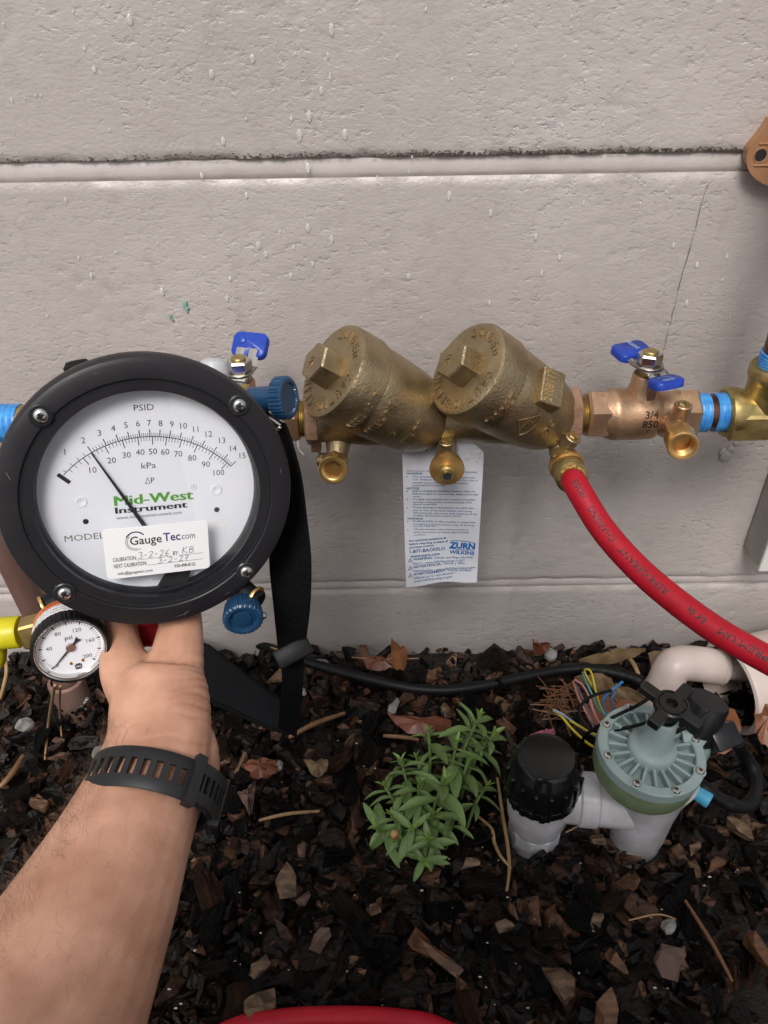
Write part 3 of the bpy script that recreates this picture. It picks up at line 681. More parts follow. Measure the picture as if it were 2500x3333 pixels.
# test cocks
def cock(parent, base, c, face, stem_dir, kind, m='bronze', stem_len=.017):
    """a small test cock: stub from base to c, slotted stem, outlet towards face; kind F female, M disc with male tip"""
    base, c, face = Vector(base), Vector(c), Vector(face); d = (face-c).normalized(); L = (face-c).length
    b = MB(); b.tube([base, base.lerp(c, .6), c], [.0098, .0080, .0078], 20); b.ball(c, .0088, seg=18)
    fc = frame(c, d, (0, 0, 1) if abs(d.z) < .8 else (1, 0, 0))
    b.cyl(fc, .0082, -.002, L*.45, .0008, 24)
    co = obj('test_cock', b, M[m], parent)
    s = MB(); fs_ = frame(c, stem_dir); s.cyl(fs_, .0062, .002, stem_len, .0006, 24); so = obj('stem_housing', s, M[m], co)
    s = MB()
    for q in (-1, 1): s.prism(fs_, [(q*.0008, -.0034), (q*.0036, -.0016), (q*.0036, .0016), (q*.0008, .0034)][::q], .004, stem_len+.0012, .0002)
    s.cyl(fs_, .0040, .002, stem_len+.0003, 0, 20); obj('slotted_screw', s, M['brass_dull'], co)
    if kind == 'F':
        b = MB(); b.lathe(fc, [(0, L*.30), (.0088, L*.30), (.0106, L*.36), (.0106, L*.62), (.0092, L*.72), (0, L*.72)], 6); obj('hex_collar', b, M['brass'], co, ang=25)
        b = MB(); pr = [(.0070, L*.6), (.0098, L*.70), (.0104, L*.76), (.0104, L-.0008), (.0098, L), (.0076, L)]
        z = L-.0006; k = 0
        while z > L-.0125: pr += [(.0072 if k % 2 else .0066, z)]; z -= .0006; k += 1
        pr += [(.0064, L-.013), (.0064, L-.0135), (0, L-.0138)]
        b.lathe(fc, pr, 36); to_ = obj('threaded_outlet', b, M['brass'], co); b = MB(); b.cyl(fc, .0052, L-.0133, L-.0128, 0, 24); obj('bore_shade', b, M['copper'], to_)  # darker disc paints the shade at the inner end of the outlet
    else:
        b = MB(); b.lathe(fc, [(0, L*.15), (.0088, L*.15), (.0105, L*.24), (.0105, L*.5), (.0092, L*.6), (0, L*.6)], 6); obj('hex_collar', b, M['brass_dull'], co, ang=25)
        b = MB(); b.lathe(fc, [(0, L*.62), (.0118, L*.62), (.0125, L*.66), (.0127, L*.80), (.0122, L*.86), (.0055, L*.88), (0, L*.88)], 48); obj('disc_flange', b, M['brass_or'], co)
        b = MB(); T = .0095; z0 = L*.88
        b.lathe(fc, [(.0058, z0), (.0058, z0+.0022), (.0046, z0+.0026), (.0046, z0+.0032), (.0056, z0+.0036), (.0056, z0+.0056), (.0050, z0+.0062), (.0052, z0+.0066), (.0038, z0+T), (.0030, z0+T), (.0029, z0+T-.0006)], 30); tipo = obj('flare_tip', b, M['brass_dull'], co); b = MB(); b.cyl(fc, .0030, z0+.002, z0+T-.0007, 0, 24); obj('bore_shade', b, M['ink'], tipo)  # black plug stands in for the shade down the tip's hole
    return co, fc, L
cock(bf, (-.033, -.092, -.018), (-.0345, -.103, -.0285), aty(*src(1083, 1531), -.126), (-1, -.15, .1), 'F', stem_len=.0135)
cock(bf, (.0455, -.090, -.010), (.0468, -.103, -.0285), aty(*src(1455, 1537), -.123), (-.05, -.1, 1), 'M', stem_len=.0175)
c4 = aty(*src(1826, 1470), -.104); f4 = aty(*src(1850, 1534), -.126)
_, fc4, L4 = cock(bf, (.127, -.090, -.014), c4, f4, (.35, -.25, .9), 'M', stem_len=.0175)
cock(bvR, (.2075, -.097, -.006), aty(*src(2200, 1392), -.110), aty(*src(2224, 1454), -.140), (.05, -.05, 1), 'F', 'bronze_valve', stem_len=.0195)
d4 = (f4-c4).normalized()

# right: taped nipple, brass tee, copper riser
sp = empty('supply_pipe', (.26, PY, PZ), 'copper pipe with blue thread tape in a brass elbow, right of the blue-handled valve', 'pipe')
t = MB(); t.cyl(AX, .0133, .226, .258, 0, 36); obj('pipe_nipple', t, M['copper'], sp)
def tape_band(fr, x0, x1, r): 
    p = [(r-.0012, x0)]; x = x0; k = 0
    while x < x1: p.append((r+.0009*(.4+.6*abs(math.sin(k*1.9))), x)); x += .0009; k += 1
    return MB().lathe(fr, p+[(r-.0012, x1)], 36, lambda a: 1+.008*math.sin(3*a+k))
for a, b in ((.2287, .2388), (.2433, .2590)): obj('thread_tape', tape_band(AX, a, b, .0136), M['tape'], sp)
t = MB(); t.lathe(AX, [(.0135, .2515), (.0165, .2510), (.0184, .2525), (.0188, .256), (.0186, .2600), (.0172, .2635), (.0168, .268), (.0172, .30), (.0172, .318), (0, .318)], 44)
TX = .2815
EV = frame((TX, PY, PZ), (0, 0, 1), (1, 0, 0))
t.lathe(EV, [(.0172, .0), (.0172, .024), (.0178, .0265), (.0188, .0285), (.0190, .035), (.0180, .0372), (.0135, .0374)], 44); t.ball((TX, PY, PZ), .0178, seg=24)
t.box(Matrix.Translation((TX-.012, PY-.010, PZ-.0045)), (.036, .016, .021), .002)
obj('brass_elbow', t, M['brass_dull'], sp)
obj('thread_tape', tape_band(EV, .036, .0475, .0136), M['tape'], sp)
t = MB(); t.cyl(EV, .0131, .03, .42, 0, 36); obj('copper_riser', t, M['copper'], sp)
# left: taped end and copper pipe to the ground
LX = -.3155
cp = empty('copper_pipe', (LX, -.070, GZ), 'weathered copper pipe rising from the mulch behind the gauges at the left', 'pipe')
t = MB(); t.cyl(AX, .0133, LX+.01, -.1385, 0, 36); obj('pipe_nipple', t, M['brass_dull'], cp)
obj('thread_tape', tape_band(AX, -.282, -.2655, .0136), M['tape'], cp)
t = MB(); t.tube([(LX, PY, PZ-.0), (LX, PY+.004, -.12), (LX, -.070, -.25), (LX, -.068, GZ-.02)], .0135, 28); obj('pipe', t, M['copper_l'], cp)
t = MB(); q = atz(165, 1495, -.322); f = frame((LX, -.0695, 0), (0, .01, 1)); t.lathe(f, [(.0138, -.345), (.0172, -.345), (.0174, -.302), (.0168, -.300), (.0138, -.299)], 36); obj('coupling', t, M['copper_l'], cp)
t = MB()
for i in range(16): a = -PI*.15 - PI*.7*i/15; t.ball((LX+.0172*math.cos(a), -.0695+.0172*math.sin(a), -.327+.003*math.sin(i*1.7)-.004*(i % 3)), .0046, (1, .8, 1.3), 8)
obj('solder_bead', t, M['solder'], cp)

# hanging paper tag
def tagp(cx, cy, lift=0.):
    u, v = src(1250+cx/4.0225, 1400+cy/4.0225)
    p = aty(u, v, -.088); w = .0022*math.sin((p.z+.03)*55+1.2*(p.x-.045)*40)*min(1, max(0, (-.03-p.z)*30)) + .0022*((p.x-.0455)/.026)**2*(.3+max(0, -.09-p.z)*14)*(1 if p.x < .05 else -.6)
    return aty(u, v, -.090+w+.006*max(0, -.03-p.z)/.1) + Vector((0, -lift, 0))
tg = empty('instruction_tag', tagp(780, 100), 'wet white paper instruction tag with blue print hanging behind the middle test cock', 'tag')
mb = MB(); NX, NY = 26, 44; vs = []
def edges(t):
    y = t
    L = 470+(238-470)*min(1, t/.105) if t < .105 else 238+(290-238)*(t-.105)/.895
    R = 1070+(1308-1070)*min(1, t/.105) if t < .105 else 1308+(1215-1308)*(t-.105)/.895
    return L, R
for j in range(NY+1):
    t = j/NY; L, R = edges(t)
    for i in range(NX+1):
        s_ = i/NX; top = 105-15*s_; bot = 2060+(-70*s_) + (-28*math.sin(PI*s_*1.0) if s_ < 1 else 0)+10*math.sin(s_*9)
        yy = top + (bot-top)*t
        p = tagp(L+(R-L)*s_, yy); vs.append(p)
n0 = len(vs); vs += [p+Vector((0, .0003, 0)) for p in vs]
W = NX+1; fs = [(j*W+i, (j+1)*W+i, (j+1)*W+i+1, j*W+i+1) for j in range(NY) for i in range(NX)]
fs2 = [tuple(reversed([q+n0 for q in f])) for f in fs]
rim = [i for i in range(W)]+[j*W+NX for j in range(1, NY+1)]+[NY*W+i for i in range(NX-1, -1, -1)]+[j*W for j in range(NY-1, 0, -1)]
fs3 = [(rim[k], rim[(k+1) % len(rim)], rim[(k+1) % len(rim)]+n0, rim[k]+n0) for k in range(len(rim))]
mb.add(vs, fs+fs2+fs3); obj('paper', mb, M['paper'], tg, ang=70)
pr = MB(); pz = MB()
def tl(txt, x0, y0, x1, y1, h, bold=0., target=pr, shear=0.):
    w = x1-x0
    put_text(target, txt, lambda a, b, d: tagp(x0+a, y0+(y1-y0)*a/w-b, .00025), h, w, 'L', bold, 0, shear)
B = .022; S_ = .006
for a in [('Thank you for choosing a Wilkins Backflow Assembly', 290, 538, 1220, 558, 21, S_), ('WARNING:', 292, 575, 508, 578, 24, B), ('This product complies in accordance with', 374, 615, 1192, 632, 22, S_),
          ('U.S. Federal law. Not intended for use in', 376, 653, 1225, 668, 22, S_), ('potable service fire protection systems', 374, 695, 1098, 703, 21, S_), ('anticipated for human use', 374, 730, 790, 728, 21, S_), ('NOTICE:', 295, 772, 465, 772, 24, B),
          ('Before installing this Backflow Preventer, flush the', 378, 803, 1192, 812, 21, S_), ('lines thoroughly to remove all dirt, debris, and foreign', 378, 838, 1232, 852, 21, S_), ('matter.', 378, 876, 484, 876, 18, S_),
          ('It is highly recommended that a strainer be installed', 378, 912, 1192, 920, 22, S_), ('upstream of this product to prevent fouling of the', 380, 950, 1150, 955, 21, S_), ('internal components.', 380, 980, 700, 976, 20, S_),
          ('If water discharge is observed from the relief valve', 378, 1018, 1172, 1030, 22, S_), ('vent, air vent, or low check readings noted during', 380, 1055, 1148, 1070, 21, S_), ('field testing, the valve is most likely fouled due to dirt', 382, 1090, 1222, 1108, 21, S_), ('or debris and should be properly cleaned.', 382, 1125, 1012, 1132, 21, S_),
          ('WARNING:', 303, 1165, 510, 1168, 22, B), ('If a Model 975XL or 375 is installed, a suitable drain', 383, 1198, 1198, 1218, 21, S_), ('arrangement must be provided to drain off discharge', 384, 1235, 1182, 1255, 20, S_), ('from the relief vent.', 386, 1266, 682, 1262, 20, S_),
          ('Adequate insulation means shall be provided to', 386, 1302, 1105, 1312, 20, S_), ('ensure this product is protected against freezing', 386, 1342, 1108, 1345, 20, S_), ('conditions.', 386, 1378, 545, 1374, 18, S_),
          ('For technical assistance &', 330, 1462, 812, 1420, 27, B), ('before returning to place of', 332, 1505, 838, 1462, 27, B), ('purchase contact:', 333, 1550, 655, 1515, 27, B), ('1-877-BACKFLO', 338, 1612, 800, 1565, 40, B), ('www.zurn.com', 345, 1668, 730, 1632, 36, B),
          ('WARNING:', 380, 1705, 635, 1683, 32, B), ('Cancer and Reproductive', 655, 1680, 1160, 1675, 30, S_), ('Harm - www.P65Warnings.ca.gov', 380, 1760, 1058, 1708, 30, S_), ('ADVERTENCIA:', 382, 1805, 752, 1765, 32, B), ('Cáncer y daño', 775, 1755, 1055, 1750, 30, S_),
          ('reproductivo - www.P65Warnings.ca.gov', 382, 1855, 1195, 1805, 30, S_), ('AVERTISSEMENT:', 385, 1903, 815, 1850, 32, B), ('Cancer et effets', 835, 1845, 1140, 1845, 30, S_), ('néfastes sur la reproduction -', 385, 1950, 940, 1875, 30, S_), ('www.P65Warnings.ca.gov', 388, 1995, 895, 1925, 30, S_)]:
    tl(*a)
for x, y in ((298, 610), (303, 797), (305, 905), (307, 1012), (310, 1194), (313, 1306)):
    pr.add([tagp(x+8*math.cos(k*PI/3), y+8*math.sin(k*PI/3), .00025) for k in range(6)], [(0, 1, 2, 3, 4, 5)])
for y in (1715, 1815, 1913):
    T3 = [(320, y+12), (372, y+2), (345, y-40), (320, y+12)]; strokes(pr, [T3], lambda a, b, d: tagp(a, b, .00025), 6); strokes(pr, [[(346, y-22), (347, y-8)]], lambda a, b, d: tagp(a, b, .00025), 5)
obj('blue_print', pr, M['ink_b'], tg, smooth=False, recalc=False)
tl('ZURN', 850, 1535, 1188, 1558, 72, .05, pz, .12); tl('WILKINS', 852, 1612, 1182, 1632, 44, .035, pz, .12)
for (a, b, c, d) in ((872, 1448, 1185, 1478), (850, 1540, 1160, 1566)):
    n = 8; pts = [(a+(c-a)*i/n, b+(d-b)*i/n-(14*math.sin(PI*i/n) if b < 1500 else -10*math.sin(PI*i/n))) for i in range(n+1)]; strokes(pz, [pts], lambda p, q, r_: tagp(p, q, .0003), 9)
obj('logo_print', pz, M['ink_zb'], tg, smooth=False, recalc=False)
dm = MB()
for x, y, r in ((440, 290, 34), (565, 270, 18), (1085, 360, 38), (1235, 285, 30), (1245, 365, 16), (970, 262, 14), (1215, 410, 12)): dm.ball(tagp(x, y, .0003), r*.000054, (1, .45, 1.1), 10)
tag(obj('water_drops', dm, M['water']), 'water drops sitting on the upper part of the paper tag', 'water drops', kind='stuff')

# red charging hose from the right test cock
rh = empty('red_hose', f4, 'red hose with black lettering running from the right test cock to the right edge', 'hose')
e0 = f4 - d4*.001
h1 = aty(1237, 1035, -.150); hd = (h1-e0).normalized(); fk = frame(e0, hd, (1, 0, 0))
kn = MB(); pr_ = [(0, .002), (.0085, .002), (.0108, .004)]
kn.lathe(fk, [(0, .002), (.0088, .002), (.0108, .0035), (.0108, .0165), (.0095, .0175), (.0095, .0185), (.0112, .0195), (.0112, .0225), (.0095, .0245), (.0070, .0245), (0, .0245)], 48)
ko = obj('knurled_coupler', kn, M['brass_dull'], rh)
kk = MB()
for j in range(7):
    for i in range(34):
        a = 2*PI*(i+.5*(j % 2))/34; z = .0046+j*.0018
        kk.lathe(fk @ Matrix.Rotation(a, 4, 'Z') @ Matrix.Translation((.0107, 0, z)) @ Matrix.Rotation(PI/2, 4, 'Y'), [(.0012, 0), (0, .0006)], 4)
obj('knurling', kk, M['brass_dull'], ko)
fe = MB(); fe.lathe(fk, [(0, .022), (.0078, .022), (.0080, .024), (.0080, .034), (.0, .034)], 48, lambda a: 1+.05*(1 if math.sin(a*10) > 0 else -1)); obj('ferrule', fe, M['brass_dull'], rh)
hs0 = e0+hd*.033
hp = [hs0-hd*.004, hs0, hs0+hd*.012, atd(1300, 1140, .500), atd(1372, 1222, .487), atd(1452, 1292, .473), atd(1545, 1360, .458), atd(1640, 1415, .445), atd(1760, 1478, .43), atd(1950, 1580, .42), atd(2200, 1780, .43), Vector((.50, -.36, -.27)), Vector((.56, -.45, GZ+.012)), Vector((.52, -.62, GZ+.012))]
hpts = spline(hp, 10); HR = .0083
mb = MB(); mb.tube(hpts, HR, 28); obj('hose_tube', mb, M['red'], rh)
# lettering along the hose: arc length parametrised
arc = [0]
for a, b in zip(hpts, hpts[1:]): arc.append(arc[-1]+(b-a).length)
def hose_at(s):
    s = max(0, min(arc[-1]-1e-6, s)); i = next(k for k in range(len(arc)-1) if arc[k+1] >= s); t = (s-arc[i])/(arc[i+1]-arc[i])
    p = hpts[i].lerp(hpts[i+1], t); return p, (hpts[min(i+1, len(hpts)-1)]-hpts[max(i-1, 0)]).normalized().lerp((hpts[min(i+2, len(hpts)-1)]-hpts[i]).normalized(), t).normalized()
def hose_fn(s0, phi):
    def fn(a, b, d):
        p, T_ = hose_at(s0-a); V = (CAM-p); V = (V-T_*V.dot(T_)).normalized(); U = T_.cross(V).normalized()     # V towards the viewer side, U across
        an = phi + b/HR; rr = HR+.00012+d
        return p + V*(rr*math.cos(an)) + U*(rr*math.sin(an))
    return fn
def s_of(u, v):
    best = min(range(len(hpts)), key=lambda i: (lambda q: (q[0]-u)**2+(q[1]-v)**2)(pix(hpts[i]))); return arc[best]
def pix(p):
    d = p-CAM; z = d.dot(fw); return ((1250+2518*d.dot(rt)/z)/K, (1666.5-2518*d.dot(up)/z)/K)
hl = MB(); PHI = -.35
for txt, a, b in (('HOSE', (1268, 1075), (1252, 1045)), ('CHARGING', (1340, 1170), (1280, 1090)), ('REFRIGERANT', (1455, 1270), (1348, 1180)), ('R410a', (1535, 1340), (1492, 1310)), ('PREMIUM', (1660, 1420), (1560, 1358))):
    s1, s0 = s_of(*a), s_of(*b); put_text(hl, txt, hose_fn(s1, PHI), .0042, abs(s1-s0), 'L'); put_text(hl, txt, lambda a, b, d, f_=hose_fn(s1-.00018, PHI): f_(a, b, d+.00004), .0042, abs(s1-s0), 'L')
obj('hose_lettering', hl, M['ink'], rh, smooth=False, recalc=False)
rg = MB(); rg.tube(spline([Vector((-.75, -.62, GZ+.014)), Vector((-.42, -.50, GZ+.016)), atz(330, 2330, GZ+.018), atz(490, 2228, GZ+.019), atz(600, 2203, GZ+.02), atz(730, 2196, GZ+.021), atz(860, 2202, GZ+.02), atz(960, 2226, GZ+.019), atz(1120, 2330, GZ+.018), Vector((.20, -.52, GZ+.014)), Vector((.34, -.68, GZ+.014))], 10), .0066, 24)
tag(obj('red_hose', rg, M['red']), 'red hose lying on the mulch along the bottom edge', 'hose')
# ------------------------------------------------------------------ the big differential gauge held in the hand
G = Vector((-.1189, -.2617, .0532)); gn = Vector((.324, -.913, .25)).normalized(); gx = Vector((.945, .301, -.127))
GF = frame(G, gn, gx)
def gl(cx, cy, h):
    """reading on the dial (from a 1659 px wide look at the gauge) to gauge plane metres"""
    u, v = src(cx/1.659, cy/1.659+1100); r = ray(u, v); o = G+gn*h; p = CAM + r*((o-CAM).dot(gn)/r.dot(gn)); q = GF.inverted() @ p; return q.x, q.y
mm = .001
ga = empty('differential_gauge', G, 'large round black differential pressure gauge with white dial, held up by the hand', 'pressure gauge')
b = MB()
b.lathe(GF, [(0, -.052), (.056, -.052), (.060, -.048), (.0615, -.020), (.0700, -.0175), (.0730, -.015), (.0736, -.010), (.0735, -.0045), (.0722, -.0012), (.0700, -.0002), (.0625, 0), (.0619, -.0004), (.0617, -.0012), (.0560, -.0014), (.0560, -.020), (0, -.020)], 96)
obj('case_ring', b, M['casing'], ga)
b = MB(); b.lathe(GF, [(.0614, -.0010), (.0606, -.0011), (.0552, -.0078), (.0546, -.0088), (.0546, -.0125), (.0560, -.0125), (.0560, -.0030), (.0614, -.0010)], 96); obj('bezel', b, M['bevel'], ga)
b = MB(); b.cyl(GF, .0556, -.0145, -.0120, 0, 96); dial = obj('dial', b, M['dial'], ga)
DZ = -.01195
pk = MB(); pgr = MB(); pgd = MB(); pgy = MB()
PV = (0, -.027); RA = .0570
lab = [(1, 350, 615, 378, 640), (2, 450, 552, 470, 582), (3, 537, 512, 555, 543), (4, 611, 487, 625, 517), (5, 680, 470, 688, 502), (6, 745, 461, 749, 492), (7, 806, 458, 808, 489), (8, 867, 460, 865, 490), (9, 928, 465, 922, 495), (10, 992, 474, 982, 505), (11, 1057, 492, 1047, 522), (12, 1128, 518, 1110, 547), (13, 1200, 552, 1177, 580), (14, 1260, 596, 1238, 620), (15, 1310, 634, 1283, 657)]
angs = {}
for n, a, c, tx, ty in lab:
    X, Y = gl(a, c, -.012); put_text(pk, str(n), on_frame(GF, X, Y-.0016, DZ), .0031, None, 'C', .0)
    X, Y = gl(tx, ty, -.012); angs[n] = math.atan2(Y-PV[1], X-PV[0])
angs[0] = angs[1] + (angs[1]-angs[2])*1.28
fn_dial = lambda a, c, d: GF @ Vector((a, c, DZ))
def psi_ang(p):
    i = min(int(p), 14); return angs[i]+(angs[i+1]-angs[i])*(p-i)
def tick(p, r0, r1, w): a = psi_ang(p); strokes(pk, [[(PV[0]+r0*math.cos(a), PV[1]+r0*math.sin(a)), (PV[0]+r1*math.cos(a), PV[1]+r1*math.sin(a))]], fn_dial, w)
strokes(pk, [[(PV[0]+RA*math.cos(psi_ang(p/8)), PV[1]+RA*math.sin(psi_ang(p/8))) for p in range(2, 8*15+1)]], fn_dial, .00042)
for i in range(2, 76):
    p = i*.2
    if i < 10: 
        if i % 2: continue
    tick(p, RA, RA+(.0036 if i % 5 == 0 else .0019), .00050 if i % 5 == 0 else .00028)
for i in range(2, 52):
    p = i*2/6.895
    if p > 15: break
    tick(p, RA-(.0042 if i % 5 == 0 else .0022), RA, .00046 if i % 5 == 0 else .00028)
a0 = psi_ang(.12); strokes(pk, [[(PV[0]+(RA-.0042)*math.cos(a0), PV[1]+(RA-.0042)*math.sin(a0)), (PV[0]+(RA+.0018)*math.cos(a0), PV[1]+(RA+.0018)*math.sin(a0))]], fn_dial, .0021)
for n, a, c in ((10, 502, 712), (20, 603, 660), (30, 684, 631), (40, 757, 616), (50, 826, 612), (60, 892, 614), (70, 963, 625), (80, 1038, 647), (90, 1112, 681), (100, 1182, 726)):
    X, Y = gl(a, c, -.012); put_text(pk, str(n), on_frame(GF, X, Y-.0016, DZ), .0031)
put_text(pk, 'PSID', on_frame(GF, .0005, .0437, DZ), .0031, .0098); put_text(pk, 'kPa', on_frame(GF, .0004, .0131, DZ), .0031, .0072); put_text(pk, 'P', on_frame(GF, .0018, .0049, DZ), .0030)
strokes(pk, [[(-.0020, .0049), (-.0007, .0079), (.0004, .0049), (-.0020, .0049)]], fn_dial, .00028)
for q_ in range(-2, 3):
    put_text(pgr, 'Mid-West', on_frame(GF, .0019+q_*.00018, -.0060, DZ+.00001*(q_+2)), .0053, .0398, 'C')
    put_text(pk, 'Instrument', on_frame(GF, .0002+q_*.00014, -.0104, DZ+.00001*(q_+2)), .0035, .0364, 'C')
put_text(pk, 'www.midwestinstrument.com', on_frame(GF, -.0013, -.0138, DZ), .0019, .0334)
put_text(pgd, 'MODEL 845', on_frame(GF, -.0443, -.0234, DZ), .0034, .0300, 'L')
put_text(pk, '2261237', on_frame(GF, .0345, -.0221, DZ), .0019, .0092, 'C', .01)
put_text(pgy, '11026', on_frame(GF, .0005, -.0515, DZ), .0017, .006)
put_text(pgd, 'R', on_frame(GF, .0226, .0001, DZ), .0013); strokes(pgd, [[(.0226+.0014*math.cos(t*.4), .0007+.0014*math.sin(t*.4)) for t in range(17)]], fn_dial, .00014)
for X, Y in ((-.0331, -.0132), (.0340, -.0133)): pk.add([fn_dial(X+.0015*math.cos(k*PI/8), Y+.0015*math.sin(k*PI/8), 0) for k in range(16)], [tuple(range(16))])
for mb_, mt, nm in ((pk, 'ink', 'dial_print'), (pgr, 'ink_g', 'green_lettering'), (pgd, 'ink_gd', 'green_lettering'), (pgy, 'ink_gr', 'dial_print')): obj(nm, mb_, M[mt], dial, smooth=False, recalc=False)
b = MB()
for X, Y in ((-.0342, -.0022), (.0343, -.0019)): b.lathe(fr_at(GF, X, Y, DZ), [(.0030, 0), (.0027, .0005), (.0016, .0004), (.0010, .0001), (0, 0)], 24)
obj('dial_screw', b, M['dial'], dial)
b = MB(); b.prism(fr_at(GF, .0345, -.0212, DZ-.0006), rrect(.0125, .0046, .0022), 0, .00062, .0002); obj('serial_label', b, M['sticker'], dial)
b = MB(); b.prism(GF, [(.0010, -.0524), (.0040, -.0478), (.0105, -.0455), (.0165, -.0468), (.0150, -.0520), (.0075, -.0537)], DZ, DZ+.0035, .0010); obj('pointer_hub', b, M['ink'], dial)
b = MB(); tip = Vector((-.0265, .0236)); tail = Vector((.002, -.030)); d = (tail-tip).normalized(); q = Vector((-d.y, d.x))
pol = [tip-q*.00032, tail-q*.0013, tail+q*.0013, tip+q*.00032]
b.prism(GF, [tuple(p) for p in pol], -.0106, -.0100); obj('pointer', b, M['ink'], dial)
for k in range(4):
    a = math.radians(45+90*k); f = fr_at(GF, .066*math.cos(a), .066*math.sin(a), 0) @ Matrix.Rotation(.5*k, 4, 'Z')
    b = MB(); b.lathe(f, [(0, -.002), (.0056, -.002), (.0056, .0003), (.0049, .0008), (0, .0008)], 28); wo = obj('screw_cup', b, M['bevel'], ga)
    b = MB(); b.lathe(f, [(.0036, .0004), (.0035, .0013), (.0028, .0021), (.0016, .0025), (0, .0026)], 28); so = obj('screw', b, M['steel'], ga)
    c = MB()
    for t in (0, PI/2): c.box(f @ Matrix.Rotation(t, 4, 'Z') @ Matrix.Translation((0, 0, .0024)), (.0036, .0009, .0007))
    obj('screw_slot', c, M['bevel'], so)
sm_ = MB()
for X, Y, a_, l_ in ((.010, -.0685, .2, .006), (.013, -.0672, .5, .003), (-.050, -.0430, 2.2, .003), (.0672, .010, 1.4, .002), (-.0645, .018, 1.9, .004), (-.020, .0655, .1, .0025), (.0360, -.0585, .6, .0025)):
    strokes(sm_, [[(X-l_/2*math.cos(a_), Y-l_/2*math.sin(a_)), (X, Y+.0002), (X+l_/2*math.cos(a_), Y+l_/2*math.sin(a_))]], lambda a, c, d: GF @ Vector((a, c, .00012)), random.uniform(.00015, .0004))
M['scuff'] = mat('grey_scuff', (.11, .105, .11), .7)
obj('scuff_mark', sm_, M['scuff'], ga, smooth=False, recalc=False)
# calibration sticker on the glass
st = Matrix.Identity(4); SC = Vector((.0010, -.0287)); SR = math.radians(.0)
SF = fr_at(GF, SC.x, SC.y, -.0012)
b = MB(); b.cyl(GF, .0556, -.0034, -.0018, 0, 80)
gls = obj('glass', b, M['glass'], ga)
b = MB(); b.prism(SF, rrect(.0530, .0280, .0022), -.0004, 0, .0001); stk = obj('calibration_sticker', b, M['sticker'], ga)
ks = MB(); kn_ = MB(); kp = MB(); kg = MB()
def sf(x, y, rot=0.): return on_frame(SF, x-SC.x, y-SC.y, .00006, rot)
put_text(ks, 'Gauge', sf(-.0045, -.0245), .0046, .0160, 'C', .012); put_text(kn_, 'Tec', sf(.0086, -.0242), .0046, .0086, 'C', .018); put_text(ks, '.com', sf(.0167, -.0241), .0036, .0076)
put_text(ks, 'CALIBRATION:', sf(-.0218, -.0329), .0022, .0118, 'L', .012); put_text(ks, 'NEXT CALIBRATION:', sf(-.0216, -.0366), .0022, .0165, 'L', .012); put_text(ks, 'BY:', sf(.0100, -.0327), .0022, .0028, 'C', .012)
put_text(ks, 'info@gaugetec.com', sf(-.0112, -.0407), .0016, .0175, 'C', .012); put_text(ks, '920-498-8122', sf(.0143, -.0400), .0017, .0110, 'C', .02)
fs_ = lambda a, c, d: SF @ Vector((a-SC.x, c-SC.y, .00006))
strokes(ks, [[(-.0098, -.0332), (.0078, -.0331)], [(.0118, -.0331), (.0240, -.0331)], [(-.0047, -.0368), (.0240, -.0367)]], fs_, .00018)
def arcpts(cx, cy, r, a, b_, n=16): return [(cx+r*math.cos(math.radians(a+(b_-a)*i/n)), cy+r*math.sin(math.radians(a+(b_-a)*i/n))) for i in range(n+1)]
strokes(kn_, [arcpts(-.0095, -.0226, .0052, 40, 150)], fs_, .0007); strokes(kg, [arcpts(-.0098, -.0228, .0048, 120, 300), arcpts(-.0098, -.0228, .0040, 130, 280)], fs_, .0005)
# handwriting
H = dict(zip('32-67KB', [[[(0, .9), (.35, 1), (.55, .8), (.3, .55), (.6, .35), (.45, .05), (0, .1)]], [[(0, .8), (.25, 1), (.5, .8), (.3, .4), (0, .02), (.3, .1), (.6, .03)]], [[(0, .45), (.45, .5)]], [[(.5, 1), (.12, .6), (.03, .2), (.25, 0), (.45, .2), (.3, .42), (.05, .3)]], [[(0, .9), (.55, .95), (.35, .5), (.2, 0)], [(.1, .5), (.5, .52)]], [[(.1, 1), (.05, 0)], [(.6, .98), (.1, .5), (.65, 0)]], [[(.1, .95), (.05, 0)], [(.1, .95), (.5, .85), (.45, .6), (.1, .52), (.55, .4), (.5, .05), (.05, 0)]]]))
def hand(txt, x, y, h, w):
    adv = w/len(txt)
    for i, c in enumerate(txt):
        strokes(kp, [[Vector((x+adv*i+p[0]*adv*1.15+p[1]*h*.15, y+p[1]*h)) for p in spline([(q[0], q[1], 0) for q in L], 4)] for L in H[c]], fs_, .00026)
hand('3-2-26', -.0092, -.0326, .0036, .0165); hand('KB', .0132, -.0322, .0036, .0070); hand('3-2-27', .0005, -.0366, .0032, .0165)
for mb_, mt, nm in ((ks, 'ink', 'sticker_print'), (kn_, 'ink_n', 'sticker_print'), (kg, 'ink_gr', 'sticker_print'), (kp, 'ink_pen', 'handwriting')): obj(nm, mb_, M[mt], stk, smooth=False, recalc=False)
